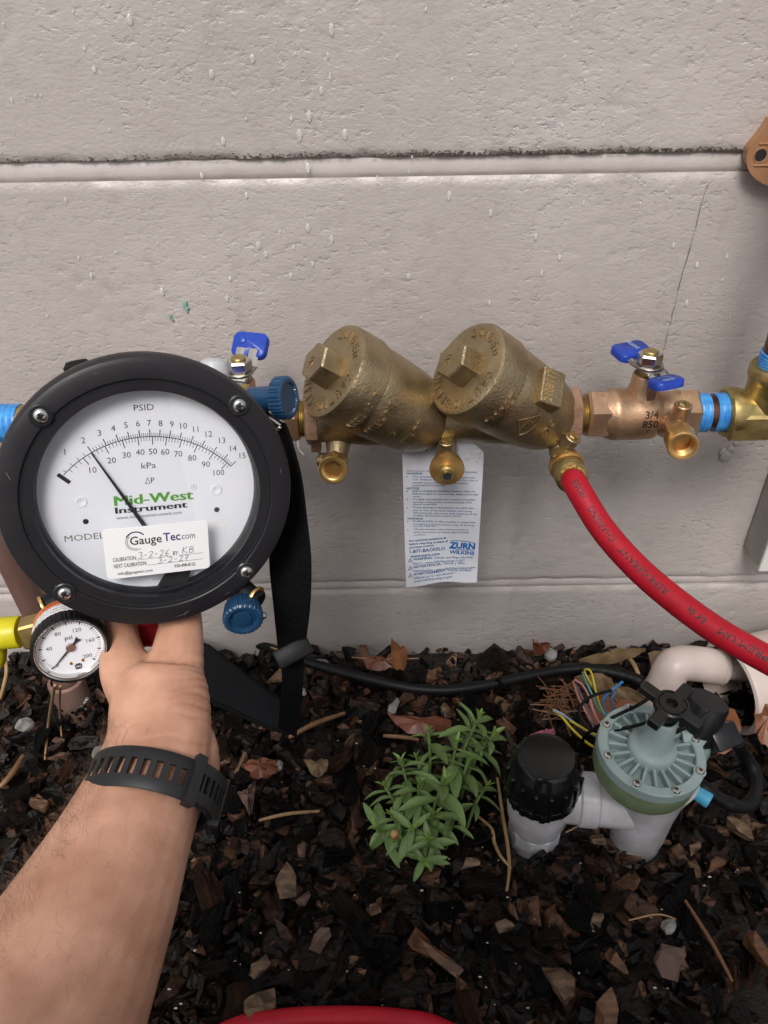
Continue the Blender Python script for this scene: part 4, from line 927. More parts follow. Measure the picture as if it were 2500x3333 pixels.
# blue and red valve knobs, manifold behind
def gear(n, r, d): return lambda a: 1 + d*(1 if math.sin(a*n) > 0 else -1)
mf = MB(); mf.box(fr_at(GF, .012, -.040, -.070), (.085, .034, .034), .004, 2); mf.box(fr_at(GF, .066, -.030, -.050), (.030, .026, .026), .003); mf.box(fr_at(GF, -.036, -.045, -.058), (.034, .022, .026), .003)
mo = obj('manifold_block', mf, M['rubber'], ga)
k0 = atd(556, 862, .452); k1 = atd(598, 861, .447); k2 = atd(626, 859, .444)
f = frame(k0, k2-k0); L1 = (k1-k0).length; L2 = (k2-k0).length
b = MB(); b.lathe(f, [(0, -.004), (.0072, -.004), (.0074, L1), (.0085, L1+.001), (0, L1+.001)], 32); b.lathe(f, [(0, L1), (.0112, L1), (.0122, L1+.0012), (.0122, L2-.001), (.0110, L2), (.0090, L2), (.0085, L2-.001), (0, L2-.001)], 132, gear(33, 1, .022)); obj('blue_knob', b, M['knob'], ga)
b = MB(); b.between(k0-(k2-k0).normalized()*.02, k0, .0066, .0005); b.box(frame(k0-(k2-k0).normalized()*.012, k2-k0), (.014, .014, .012), .001); obj('brass_stem', b, M['brass_dull'], ga)
c0 = atd(525.5, 1341, .425); ka = Vector((.16, -.93, .02)).normalized(); f = frame(c0, ka)
b = MB(); b.lathe(f, [(0, -.0125), (.0090, -.0125), (.0098, -.0115), (.0110, -.0035), (.0110, -.001), (.0100, 0), (.0082, 0), (.0076, -.0012), (.0074, -.0022), (.0050, -.0022), (.0046, -.0010), (0, -.0008)], 156, gear(26, 1, .02)); obj('blue_knob', b, M['knob'], ga)
b = MB(); b.cyl(f, .0062, -.030, -.0125, .0005, 6); b.lathe(f, [(0, -.0135), (.0078, -.0135), (.0078, -.018), (.009, -.0185), (.009, -.026), (0, -.026)], 6); obj('brass_stem', b, M['brass_dull'], ga)
b = MB(); p = atd(543, 1288, .437); b.cyl(frame(p, (.75, -.5, -.2)), .0062, -.02, .006, .001, 24); obj('black_fitting', b, M['rubber'], ga)
b = MB(); fr_ = frame(atd(549, 1288, .434), (.75, -.5, -.2)); b.lathe(fr_, [(.0048, 0), (.0066, 0), (.0068, .0008), (.0066, .0016), (.0048, .0016), (.0048, 0)], 28); obj('brass_ring', b, M['brass'], ga)
b = MB(); p = atd(568, 1330, .44); b.ball(p, .0022, seg=10); obj('bleed_screw', b, M['steel'], ga)
c0 = atd(318, 1372, .462); f = frame(c0, Vector((.2, -.9, -.05)))
b = MB(); b.lathe(f, [(0, -.016), (.0105, -.016), (.0115, -.014), (.0115, -.001), (.0100, 0), (.0080, 0), (.0072, -.002), (0, -.002)], 132, gear(22, 1, .02)); obj('red_knob', b, M['red_knob'], ga)
b = MB(); p = atd(120, 1300, .44); fr_ = frame(p, (-.75, -.5, -.1)); b.cyl(fr_, .0066, -.022, .006, .0012, 24); obj('black_fitting', b, M['rubber'], ga)
b = MB(); b.lathe(fr_at(fr_, 0, 0, .006), [(.0048, 0), (.0068, 0), (.0070, .0008), (.0068, .0016), (.0048, .0016), (.0048, 0)], 28); obj('brass_ring', b, M['brass'], ga)
b = MB(); p = atd(462, 800, .452); b.lathe(frame(p, (.1, .4, .8)), [(0, -.012), (.0085, -.012), (.0092, .0015), (.0078, .005), (.0045, .0068), (0, .0072)], 28); obj('vent_knob', b, M['greypl'], ga)
b = MB(); p = atd(170, 798, .452); b.lathe(frame(p, (-.2, .4, .8)), [(0, -.012), (.0078, -.012), (.0082, .002), (.006, .005), (0, .0055)], 28); obj('vent_knob', b, M['rubber'], ga)
b = MB(); p = atd(560, 885, .462); q = atd(610, 922, .455); b.tube([p, p.lerp(q, .5), q], [.0040, .0036, .0030], 16); b.ball(atd(604, 924, .4515), .0014, seg=8); obj('strap_clip', b, M['steel'], ga)

# the small psi gauge
QC = Vector((-.1713, -.2909, -.0254)); QF = frame(QC, (.390, -.893, .222), (.915, .391, -.099))
pg = MB()
pg.lathe(QF, [(0, -.026), (.0185, -.026), (.0190, -.0245), (.0190, -.0075), (0, -.0075)], 64); po = obj('small_gauge', pg, M['steel_d'], ga)
b = MB(); b.lathe(QF, [(.0192, -.0085), (.0200, -.0082), (.0203, -.007), (.0203, .0005), (.0198, .0016), (.0190, .0020), (.0187, .0016), (.0186, -.002)], 200, gear(50, 1, .006)); obj('rubber_ring', b, M['rubber'], po)
b = MB(); b.lathe(QF, [(.0188, .0013), (.0184, .0015), (.0178, .0002), (.0174, .0006), (.0171, -.0010), (.0169, -.0035), (.0190, -.0040)], 72); obj('chrome_rim', b, M['steel'], po)
b = MB(); b.cyl(QF, .0170, -.0055, -.0030, 0, 64); pd = obj('dial', b, M['dial'], po)
b = MB(); z_ = -.0029
fq = lambda a, c, d: QF @ Vector((a, c, z_))
for i in range(0, 51):
    a = math.radians(225-27*i/5); w = i % 5 == 0
    p0 = Vector((math.cos(a), math.sin(a)))
    if w: 
        q = Vector((-p0.y, p0.x)); b.add([fq(*(p0*.0134), 0), fq(*(p0*.0158+q*.0006), 0), fq(*(p0*.0158-q*.0006), 0)], [(0, 1, 2)])
    else: strokes(b, [[p0*.0142, p0*.0157]], fq, .00019)
for t, i in ((40, 2), (80, 4), (120, 6), (160, 8), (200, 10)):
    a = math.radians(225-27*i); put_text(b, str(t), on_frame(QF, .0108*math.cos(a), .0108*math.sin(a)-.0012, z_), .0023)
put_text(b, 'psi', on_frame(QF, 0, .0048, z_), .0026, None, 'C', .01); put_text(b, '0', on_frame(QF, -.0082, -.0108, z_), .0020)
b2 = [(-.0014, -.0009), (-.0016, -.0018), (.0016, -.0018), (.0009, -.0009), (.0018, -.0014), (.0018, .0014), (.0009, .0009), (.0014, .0018), (-.0014, .0018), (-.0009, .0009), (-.0018, .0014), (-.0018, -.0014)]
b.add([fq(.0022+p[0], -.0130+p[1], 0) for p in b2], [(0, 1, 2, 3), (3, 4, 5, 6), (6, 7, 8, 9), (9, 10, 11, 0), (0, 3, 6, 9)])
obj('dial_print', b, M['ink'], po, smooth=False, recalc=False)
b = MB(); put_text(b, 'USG', on_frame(QF, .0022, -.0136, z_+.00004), .0011, .0026, 'C', .02); obj('emblem_lettering', b, M['sticker'], po, smooth=False, recalc=False)
b = MB()
for X, Y in ((-.0012, -.0103), (.0050, -.0098)): b.lathe(fr_at(QF, X, Y, z_), [(.0009, 0), (.0007, .0004), (0, .0006)], 14)
obj('rivet', b, M['lit_gold'], po)
b = MB(); d = Vector((math.cos(math.radians(225)), math.sin(math.radians(225)))); q = Vector((-d.y, d.x))
b.prism(QF, [tuple(d*.0148-q*.0001), tuple(d*.0148+q*.0001), tuple(q*.0006), tuple(-q*.0006)], -.0022, -.0019); b.prism(QF, [tuple(-d*.0070+q*.0017), tuple(-d*.0062), tuple(-d*.0070-q*.0017), tuple(-d*.0040-q*.0006), tuple(-q*.0006), tuple(q*.0006), tuple(-d*.0040+q*.0006)], -.0022, -.0019); obj('pointer', b, M['ink'], po)
b = MB(); b.lathe(QF, [(.0024, -.0024), (.0024, -.0016), (.0021, -.0013), (0, -.0012)], 28); obj('pointer_hub', b, M['copper_l'], po)
def band(r, z0, z1, a0, a1, n=40):
    m_ = MB(); vs = []; fs = []
    for i in range(n+1):
        a = math.radians(a0+(a1-a0)*i/n)
        for z in (z0, z1): vs.append((r*math.cos(a), r*math.sin(a), z))
    for i in range(n): fs.append((2*i, 2*i+2, 2*i+3, 2*i+1))
    return m_.add(vs, fs, QF)
obj('warning_label', band(.01915, -.0185, -.0088, 5, 185), M['sticker'], po, recalc=False); obj('warning_label', band(.01915, -.0235, -.0185, 85, 185), M['orange'], po, recalc=False)
b = MB()
def cylq(t, a_mid, z, h, w): put_text(b, t, lambda p, q_, d: QF @ Vector((.0192*math.cos(a_mid-p/.0192), .0192*math.sin(a_mid-p/.0192), z-q_)), h, w, 'C', .01)
cylq('WARNING', math.radians(108), -.0202, .0022, .012)
for k, t in enumerate(('READ THESE INSTRUCTIONS BEFORE USE', 'POOR HANDLING MAY CAUSE FAILURE', 'RESULTING IN INJURY OR DAMAGE')): cylq(t, math.radians(105), -.0168+.0026*k, .0013, .030)
obj('label_print', b, M['ink'], po, smooth=False, recalc=False)
b = MB(); b.box(frame(atd(84, 1360, .437), Vector((.3, -.9, .2)), Vector((1, .3, .05))), (.0190, .0150, .013), .0012); b.between(atd(88, 1358, .437), QC-QF.col[2].to_3d()*.02, .006); obj('brass_elbow', b, M['brass_dull'], ga)

# yellow hose at the left
yh = empty('yellow_hose', atd(20, 1365, .437), 'yellow hose with bright sleeve on the brass fitting left of the small gauge', 'hose')
b = MB(); p0 = atd(46, 1364, .437); p1 = atd(-30, 1371, .437); b.tube([p0, p0.lerp(p1, .06), p0.lerp(p1, .94), p1], [.0086, .0092, .0092, .0086], 28); obj('hose_sleeve', b, M['yellow'], yh)
b = MB(); b.tube(spline([p1, atd(-90, 1400, .44), atd(-110, 1700, .5), Vector((-.36, -.30, -.25)), Vector((-.44, -.36, GZ+.012)), Vector((-.60, -.42, GZ+.012))], 8), .0062, 20); obj('hose_tube', b, M['yellow'], yh)
b = MB(); b.between(p0, atd(64, 1362, .437), .0022, 0, 14); obj('hose_barb', b, M['copper'], yh)
b = MB(); b.tube(spline([atd(-8, 1390, .45), atd(-4, 1410, .455), atd(-8, 1430, .46)], 4), .0050, 14); obj('hose_tail', b, M['yellow'], yh)

# webbing strap
sr = empty('shoulder_strap', atd(612, 930, .455), 'black webbing strap hanging beside the gauge and trailing on the mulch', 'strap')
def ribbon(cs, ws, th, n=8, mat_='web', name='webbing', par=sr, bumpw=0):
    """cs: centre points, ws: half width vectors"""
    C = spline(cs, n); Wd = spline(ws, n); m_ = MB(); vs = []; fs = []
    for i, (c, w) in enumerate(zip(C, Wd)):
        t = (C[min(i+1, len(C)-1)]-C[max(i-1, 0)]).normalized(); nn = w.cross(t).normalized()*th/2; e = w.normalized()
        vs += [c-w-nn*.4, c-w*.96-nn, c+w*.96-nn, c+w-nn*.4, c+w+nn*.4, c+w*.96+nn, c-w*.96+nn, c-w+nn*.4]
    for i in range(len(C)-1):
        for k in range(8): j = (k+1) % 8; fs.append((i*8+k, i*8+j, (i+1)*8+j, (i+1)*8+k))
    m_.add(vs, fs); fs2 = [tuple(range(7, -1, -1)), tuple((len(C)-1)*8+k for k in range(8))]; m_.f += fs2
    return obj(name, m_, M[mat_], par)
def edge2(l, r): return ((Vector(l)+Vector(r))/2, (Vector(r)-Vector(l))/2)
E_ = [edge2(atd(596, 915, .456), atd(616, 915, .454)), edge2(atd(606, 950, .462), atd(628, 950, .452)), edge2(atd(600, 1030, .468), atd(650, 1030, .452)), edge2(atd(586, 1120, .468), atd(663, 1120, .455)), edge2(atd(582, 1210, .470), atd(672, 1210, .458)), edge2(atd(591, 1310, .475), atd(670, 1310, .470)), edge2(atd(601, 1412, .490), atd(661, 1385, .490))]
ribbon([e[0] for e in E_], [e[1] for e in E_], .0022)
E_ = [edge2(atd(604, 1405, .492), atd(658, 1380, .492)), edge2(atd(609, 1470, .51), atd(655, 1470, .51)), edge2(atd(604, 1530, .535), atd(650, 1530, .535)), edge2(atd(602, 1570, .565), atd(640, 1590, .555))]
ribbon([e[0] for e in E_], [e[1] for e in E_], .002)
e = edge2(atd(603, 1425, .487), atd(663, 1392, .487)); ax = e[1].normalized(); f = frame(e[0], (CAM-e[0]), ax)
b = MB(); b.box(f, (e[1].length*2+.004, .0125, .005), .0016, 2); obj('strap_slider', b, M['rubber'], sr)
gz = GZ+.016
E_ = [edge2(atz(640, 1588, gz+.004), atz(605, 1512, gz+.022)), edge2(atz(585, 1578, gz), atz(570, 1487, gz+.02)), edge2(atz(520, 1548, gz), atz(515, 1445, gz+.02)), edge2(atz(450, 1515, gz), atz(452, 1396, gz+.02)), edge2(atz(360, 1480, gz), atz(380, 1370, gz+.02))]
ribbon([e[0] for e in E_], [e[1] for e in E_], .005, name='shoulder_pad', mat_='pad')
b = MB(); b.tube([e[0]-e[1]*.97+Vector((0, 0, .002)) for e in E_], .0022, 8); b.tube([e[0]+e[1]*.97+Vector((0, 0, .001)) for e in E_], .0018, 8); obj('pad_piping', b, M['web'], sr)

# ------------------------------------------------------------------ arm and hand
pe = empty('person', atd(-60, 2480, .31), 'crouching person whose bare forearm reaches in, hand holding the gauge', 'person')
RX = rt
def sweep(rows, m_, seg=24):
    pts = [atd(u, v, d) for u, v, d, a, b in rows]; rad = [(a*mm, b*mm) for u, v, d, a, b in rows]
    n = 5; P = spline(pts, n); Rr = [tuple(x) for x in [(q[0], q[1]) for q in spline([(a, b, 0) for a, b in rad], n)]]
    m_.tube(P, Rr, seg, ref=RX)
sk = MB()
sweep([(-250, 2950, .27, 47, 45), (-60, 2520, .30, 48, 44), (78, 2212, .325, 45.5, 40), (205, 1950, .356, 38, 33), (268, 1810, .377, 33, 28), (318, 1690, .397, 30, 24.5), (343, 1600, .412, 27.5, 22), (346, 1520, .424, 27, 21), (344, 1465, .432, 24, 20), (346, 1452, .434, 14, 12)], sk)
sweep([(418, 1560, .424, 8, 9), (428, 1620, .419, 11, 12), (430, 1680, .413, 10.5, 12), (418, 1745, .405, 8, 10)], sk, 16)
sweep([(288, 1440, .436, 7, 8), (325, 1446, .437, 7, 8), (372, 1440, .437, 7, 8)], sk, 14)
sweep([(302, 1505, .428, 16, 16), (276, 1455, .433, 15, 15), (261, 1405, .442, 12.5, 13), (257, 1350, .455, 11.5, 12), (285, 1295, .467, 11, 11), (315, 1255, .474, 9, 9), (330, 1240, .477, 5, 5)], sk, 16)
sweep([(368, 1505, .430, 18, 15), (378, 1445, .436, 16.5, 14), (387, 1385, .443, 14, 12.5), (391, 1330, .452, 12, 11), (388, 1270, .466, 10, 10), (365, 1225, .477, 9, 9), (335, 1212, .479, 5, 5)], sk, 16)
for i in range(1, 4):
    o_ = .0165*i; s_ = 1-.05*i
    sweep([(372, 1490, .440+o_, 12*s_, 11), (388, 1420, .446+o_, 11*s_, 10), (394, 1350, .455+o_, 10*s_, 10*s_), (388, 1285, .466+o_, 9*s_, 9*s_), (362, 1250, .474+o_, 8.2*s_, 8.2*s_), (330, 1250, .474+o_, 5, 5)], sk, 14)
tmp = bpy.data.meshes.new('t'); tmp.from_pydata([tuple(v) for v in sk.v], [], sk.f); tmp.update()
to = bpy.data.objects.new('t', tmp); col.objects.link(to)
rm = to.modifiers.new('r', 'REMESH'); rm.mode = 'VOXEL'; rm.voxel_size = .0013
sm = to.modifiers.new('s', 'SMOOTH'); sm.iterations = 11; sm.factor = .5
dg = bpy.context.evaluated_depsgraph_get(); bme = bpy.data.meshes.new_from_object(to.evaluated_get(dg)); bpy.data.objects.remove(to); bpy.data.meshes.remove(tmp)
bme.name = 'body'; bme.materials.clear(); bme.materials.append(M['skin'])
# skin folds across the heel of the hand
fold = [(atd(u, v, .40), w) for u, v, w in ()]
va = np.empty(len(bme.vertices)*3); bme.vertices.foreach_get('co', va); va = va.reshape(-1, 3); na = np.empty_like(va).ravel(); bme.vertices.foreach_get('normal', na); na = na.reshape(-1, 3)
Cn = np.array(CAM); D_ = va-Cn; zz = D_@np.array(fw); uu = (1250+2518*(D_@np.array(rt))/zz)/K; vv = (1666.5-2518*(D_@np.array(up))/zz)/K
axis_o = np.array(atd(318, 1690, .397)); axis_d = np.array((atd(345, 1450, .434)-atd(318, 1690, .397)).normalized()); sside = np.array(rt)
al = (va-axis_o)@axis_d; sd_ = (va-axis_o)@sside
lines = np.zeros(len(va))
for a0_, dep_, wd_, tl_ in [(.008, .5, .0010, -.10), (.016, .35, .0009, .05), (.030, .5, .0009, .15), (.036, .55, .0010, .25), (.042, .6, .0010, .3), (.047, .6, .0010, .35), (.053, .6, .0010, .4), (.058, .5, .0010, .42), (.064, .5, .0010, .45), (.070, .4, .001, .5)]:
    ph = al - a0_ - tl_*(sd_-.02) + .0012*np.sin(sd_*260+a0_*900)
    amp = np.clip((sd_-(.004 if a0_ > .02 else -.02))/.016, 0, 1)
    lines += dep_*np.exp(-(ph/wd_)**2)*amp
va2 = va - na*(lines*.0017)[:, None]
org = ORG[pe.name]; bme.vertices.foreach_set('co', (va2-np.array(org)).ravel()); bme.polygons.foreach_set('use_smooth', [True]*len(bme.polygons)); bme.update()
bo = bpy.data.objects.new('body', bme); col.objects.link(bo); bo.parent = pe
# fine hairs on the forearm, denser on the left outline
hb_ = MB(); faces = random.sample(range(len(bme.polygons)), min(45000, len(bme.polygons))); nh = 0
armd = (atd(318, 1690, .397)-atd(78, 2212, .325)).normalized()
for fi in faces:
    pf_ = bme.polygons[fi]; p = Vector(pf_.center)+org; nn = Vector(pf_.normal); u, v = pix(p)
    if v < 1560 or v > 2300 or u < -60: continue
    s_ = nn.dot((CAM-p).normalized()); left = nn.dot(rt) < -.15
    if not left and random.random() > .16: continue
    if 1600 < v < 1790 and not left: continue
    if nh > 2200: break
    nh += 1
    d = (nn*.55 + armd*random.uniform(-.2, .6) + Vector((random.gauss(0, .35), random.gauss(0, .35), random.gauss(0, .35)))).normalized(); Lh = random.uniform(.004, .0105)
    hb_.tube([p-nn*.0003, p+d*Lh*.5, p+(d+nn*-.25+armd*.25).normalized()*Lh], [.000042, .000034, .000015], 3)
M['hair'] = mat('arm_hair', (.14, .085, .05), .5)
tag(obj('arm_hair', hb_, M['hair'], pe), kind='stuff')

# the rest of the crouching person behind the lens: shirt, trousers, head, other arm
def soft(rows_list, vox, name, m_, extra=None):
    mb_ = MB()
    for rows in rows_list: mb_.tube(spline([r_[0] for r_ in rows], 4), [tuple(x[:2]) for x in spline([(r_[1], r_[2], 0) for r_ in rows], 4)], 20, ref=(1, 0, 0))
    if extra: extra(mb_)
    t_ = bpy.data.meshes.new('t'); t_.from_pydata([tuple(v) for v in mb_.v], [], mb_.f); t_.update(); to_ = bpy.data.objects.new('t', t_); col.objects.link(to_)
    r_ = to_.modifiers.new('r', 'REMESH'); r_.mode = 'VOXEL'; r_.voxel_size = vox; s_ = to_.modifiers.new('s', 'SMOOTH'); s_.iterations = 6
    me_ = bpy.data.meshes.new_from_object(to_.evaluated_get(bpy.context.evaluated_depsgraph_get())); bpy.data.objects.remove(to_)
    out = MB(); out.v = [tuple(v.co) for v in me_.vertices]; out.f = [tuple(p.vertices) for p in me_.polygons]
    return obj(name, out, m_, pe, ang=80)
M['shirt'] = mat('grey_blue_shirt', (.10, .12, .16), .8, 0, (40, (.08, .10, .13), .2), (300, 1, .5))
M['jeans'] = mat('dark_trousers', (.035, .04, .06), .8, 0, (60, (.05, .055, .075), .2), (400, 1, .5))
M['hairb'] = mat('brown_hair', (.05, .03, .018), .6, 0, None, (300, 1.5, .8))
EL_ = atd(-60, 2520, .30); EX = atd(-250, 2950, .27)
SHL, SHR = Vector((-.20, -.83, .44)), Vector((.20, -.83, .44)); HD = Vector((.0, -.755, .665))
soft([[(Vector((0, -.93, -.14)), .17, .11), (Vector((0, -.93, .10)), .16, .11), (Vector((0, -.88, .30)), .185, .115), (Vector((0, -.85, .44)), .175, .09), (Vector((0, -.82, .50)), .07, .06)],
      [(Vector((-.15, -.85, .43)), .065, .065), (SHL, .062, .062), (EX.lerp(SHL, .5), .055, .055), (EX.lerp(SHL, .12), .052, .052)],
      [(Vector((.15, -.85, .43)), .065, .065), (SHR, .062, .062), (Vector((.26, -.80, .25)), .055, .055), (Vector((.25, -.76, .14)), .05, .05)]], .009, 'shirt', M['shirt'])
soft([[(Vector((0, -.93, -.12)), .175, .115), (Vector((0, -.93, -.22)), .17, .12)]]+[[(Vector((q*.09, -.93, -.20)), .085, .085), (Vector((q*.13, -.76, -.16)), .078, .075), (Vector((q*.15, -.63, -.20)), .062, .06), (Vector((q*.15, -.68, -.28)), .055, .055), (Vector((q*.14, -.90, GZ+.05)), .05, .045)] for q in (-1, 1)], .009, 'trousers', M['jeans'])
def face(mb_):
    mb_.ball(HD, .085, (.88, 1.08, 1.28), 24); mb_.ball(HD+Vector((0, .088, -.010)), .014, (.8, 1.2, 1.5), 12); mb_.ball(HD+Vector((0, .075, -.052)), .02, (1.2, .7, .5), 12); mb_.ball(HD+Vector((0, .055, -.085)), .035, (1, 1, .8), 14)
    for q in (-1, 1): mb_.ball(HD+Vector((q*.078, -.005, -.01)), .022, (.35, .8, 1.3), 12); mb_.ball(HD+Vector((q*.03, .078, .018)), .012, (1, .6, .7), 10)
soft([[(Vector((0, -.83, .47)), .058, .06), (Vector((0, -.785, .58)), .056, .058)]], .005, 'head', M['skin'], face)
hb2 = MB(); hb2.ball(HD+Vector((0, -.018, .030)), .090, (.92, 1.06, 1.12), 24); obj('hair', hb2, M['hairb'], pe)
soft([[(Vector((.25, -.77, .14)), .042, .04), (Vector((.17, -.69, .17)), .036, .034), (Vector((.10, -.635, .20)), .029, .025), (Vector((.085, -.615, .24)), .032, .02), (Vector((.075, -.605, .27)), .03, .015)]]+[[(Vector((.07+.004*k, -.605, .255+.014*k)), .009, .009), (Vector((.045, -.592, .262+.014*k)), .008, .008), (Vector((.025, -.596, .262+.014*k)), .006, .006)] for k in range(4)]+[[(Vector((.085, -.62, .25)), .012, .012), (Vector((.06, -.625, .30)), .010, .010), (Vector((.04, -.622, .315)), .007, .007)]], .004, 'right_arm', M['skin'])

# watch
wc = atd(327, 1708, .3935); wd = (atd(343, 1600, .412)-atd(268, 1810, .377)).normalized(); ws_ = (rt-wd*rt.dot(wd)).normalized()
WF = frame(wc, wd, ws_)           # z along the arm, x to the right, y away/front
wa = empty('wristwatch', wc, 'black rubber watch band with slots and keeper on the wrist', 'watch')
RA_, RB_ = .0335, .0280
def wpt(a, z, h=0):
    x, y = RA_*math.cos(a), RB_*math.sin(a); n_ = Vector((math.cos(a)/RA_, math.sin(a)/RB_)).normalized(); return WF @ Vector((x+n_.x*h, y+n_.y*h, z))
bm = bmesh.new(); NA = 132; zr = [-.0105, -.0098, -.0050, -.0042, .0042, .0050, .0098, .0105]
grid = [[bm.verts.new(wpt(2*PI*i/NA, z, .0006 if k in (2, 3, 4, 5) else (0 if 0 < k < 7 else -.0006))) for k, z in enumerate(zr)] for i in range(NA)]
for i in range(NA):
    for k in range(7):
        if k == 3 and i % 4 in (0, 1): continue
        bm.faces.new((grid[i][k], grid[(i+1) % NA][k], grid[(i+1) % NA][k+1], grid[i][k+1]))
bmesh.ops.recalc_face_normals(bm, faces=bm.faces); bmesh.ops.solidify(bm, geom=bm.faces[:], thickness=.0022)
b = MB(); b.bm(bm); obj('watch_band', b, M['strapw'], wa, ang=50)
# which side faces the viewer
vy = (WF.to_3x3().inverted() @ (CAM-wc)); front = math.atan2(vy.y, vy.x)
b = MB(); a_k = front - math.copysign(.62, 1)*(1 if WF.to_3x3().col[1].dot(CAM-wc) > 0 else -1)
def bandpiece(a0, a1, z0, z1, h0, h1, n=8):
    m_ = MB(); vs = []; fs = []
    for i in range(n+1):
        a = a0+(a1-a0)*i/n; vs += [wpt(a, z0, h0), wpt(a, z0, h1), wpt(a, z1, h1), wpt(a, z1, h0)]
    for i in range(n):
        for k in range(4): j = (k+1) % 4; fs.append((4*i+k, 4*i+j, 4*i+4+j, 4*i+4+k))
    fs += [(3, 2, 1, 0), (4*n, 4*n+1, 4*n+2, 4*n+3)]; return m_.add(vs, fs)
sg = 1 if wpt(front+.3, 0).dot(rt) > wpt(front-.3, 0).dot(rt) else -1     # sign that moves right in the picture
obj('band_keeper', bandpiece(front+sg*.42, front+sg*.58, -.0125, .0125, -.001, .0042, 4), M['strapw'], wa)
obj('band_keeper', bandpiece(front+sg*1.30, front+sg*1.44, -.0122, .0122, -.001, .0042, 4), M['strapw'], wa)
m_ = MB()
for z0, z1 in ((-.0098, -.0042), (.0042, .0098)): t_ = bandpiece(front+sg*.5, front+sg*1.75, z0, z1, .0012, .0034, 24); m_.add(t_.v, t_.f)
for i in range(10): t_ = bandpiece(front+sg*(.5+.13*i), front+sg*(.545+.13*i), -.0045, .0045, .0014, .0032, 2); m_.add(t_.v, t_.f)
obj('band_tail', m_, M['strapw'], wa)
b = MB(); cw = wpt(front+PI, 0, .004); nf = frame(cw, cw-wc, wd); b.lathe(nf, [(0, -.004), (.018, -.004), (.019, 0), (.018, .005), (.016, .006), (0, .006)], 40); obj('watch_case', b, M['bevel'], wa)
# ------------------------------------------------------------------ irrigation valve standing in the mulch
def c7(a, b): return src(a/1.8433+1600, b/1.8433+2050)
LV, RV = Vector((.1255, -.2145, GZ)), Vector((.2095, -.2250, GZ))
iv = empty('irrigation_valve', (LV+RV)/2, 'anti-siphon irrigation valve with pale green bonnet and black cap on white pipe tee', 'valve')
b = MB(); fz = lambda p: Matrix.Translation(p)
b.lathe(fz(LV), [(0, -.02), (.0205, -.02), (.0215, .012), (.0225, .016), (.0255, .030), (.0270, .050), (.0275, .078), (0, .078)], 44)
b.lathe(fz(LV+Vector((0, 0, .004))), [(.0212, -.004), (.0230, -.004), (.0230, .010), (.0212, .012)], 10)
ch = Vector((0, 0, .052)); b.between(LV+ch, RV+ch, .0205, .001, 36)
d_ = (RV-LV).normalized(); b.between(LV+ch+d_*.030, LV+ch+d_*.046, .0222, .0015, 36)
b.lathe(fz(RV), [(0, -.02), (.0205, -.02), (.0210, .010), (.0222, .018), (.0235, .050), (.0260, .075), (.0300, .090), (.0320, .098), (0, .098)], 44)
obj('pipe_tee', b, M['pvc'], iv)
CT = LV+Vector((-.0005, .0, .062))
b = MB(); b.lathe(fz(CT), [(0, .004), (.0285, .004), (.0297, .007), (.0302, .014), (.0292, .024), (.0282, .030), (.0262, .0350), (.0236, .0392), (.0228, .0415), (.0214, .0428), (.0196, .0424), (0, .0424)], 56)
for k in range(16): 
    a = 2*PI*k/16; f = fz(CT) @ Matrix.Rotation(a, 4, 'Z') @ Matrix.Translation((.0285, 0, .018)); b.box(f, (.0052, .0030, .024), .0008)
for k in range(44):
    a = 2*PI*k/44; b.box(fz(CT) @ Matrix.Rotation(a, 4, 'Z') @ Matrix.Translation((.0288, 0, random.uniform(.0005, .0045))), (.0026, .0046, .009), .0006)
obj('vent_cap', b, M['capb'], iv)
BT = Vector((.006, -.004, 1)).normalized(); BC = Vector((.1998, -.2240, -.2185)); BF = frame(BC, Vector((.05, -.05, 1)), (1, 0, 0))
b = MB(); b.lathe(BF, [(0, -.030), (.030, -.030), (.0370, -.026), (.0392, -.019), (.0396, -.0055), (0, -.0055)], 72); obj('valve_base', b, M['green'], iv)
b = MB(); b.lathe(BF, [(0, -.0052), (.0390, -.0052), (.0402, -.004), (.0402, .0045), (.0392, .0056), (.0335, .0058), (.0325, .0050), (.0322, -.0022), (.0180, -.0022), (.0182, .0080), (.0172, .0100), (.0160, .0108), (.0138, .0130), (.0122, .0160), (.0112, .022), (.0102, .038), (.0098, .0430), (.0092, .0440), (.0080, .0438), (.0078, .034), (0, .034)], 72)
bon = obj('bonnet', b, M['bonnet'], iv)
for k in range(20):
    a = 2*PI*(k+.5)/20; m_ = MB(); f = BF @ Matrix.Rotation(a, 4, 'Z') @ Matrix.Translation((.0248, 0, .0012)); m_.box(f, (.0150, .0022, .0075), .0004); obj('rib', m_, M['bonnet'], bon)
for k in range(8):
    a = math.radians(-78+45*k); f = BF @ Matrix.Translation((.0362*math.cos(a), .0362*math.sin(a), .0056))
    m_ = MB(); m_.lathe(f, [(0, -.001), (.0046, -.001), (.0046, .0004), (.0030, .0006), (0, .0006)], 20); obj('screw_seat', m_, M['bonnet'], bon)
    m_ = MB(); m_.lathe(f, [(.0034, .0006), (.0033, .0015), (.0026, .0024), (.0012, .0027), (0, .0027)], 22); so = obj('screw', m_, M['steel'], bon)
    m_ = MB()
    for t in (0, PI/3, 2*PI/3): m_.box(f @ Matrix.Rotation(t+k, 4, 'Z') @ Matrix.Translation((0, 0, .0026)), (.0032, .0007, .0006))
    obj('screw_slot', m_, M['ink'], so)
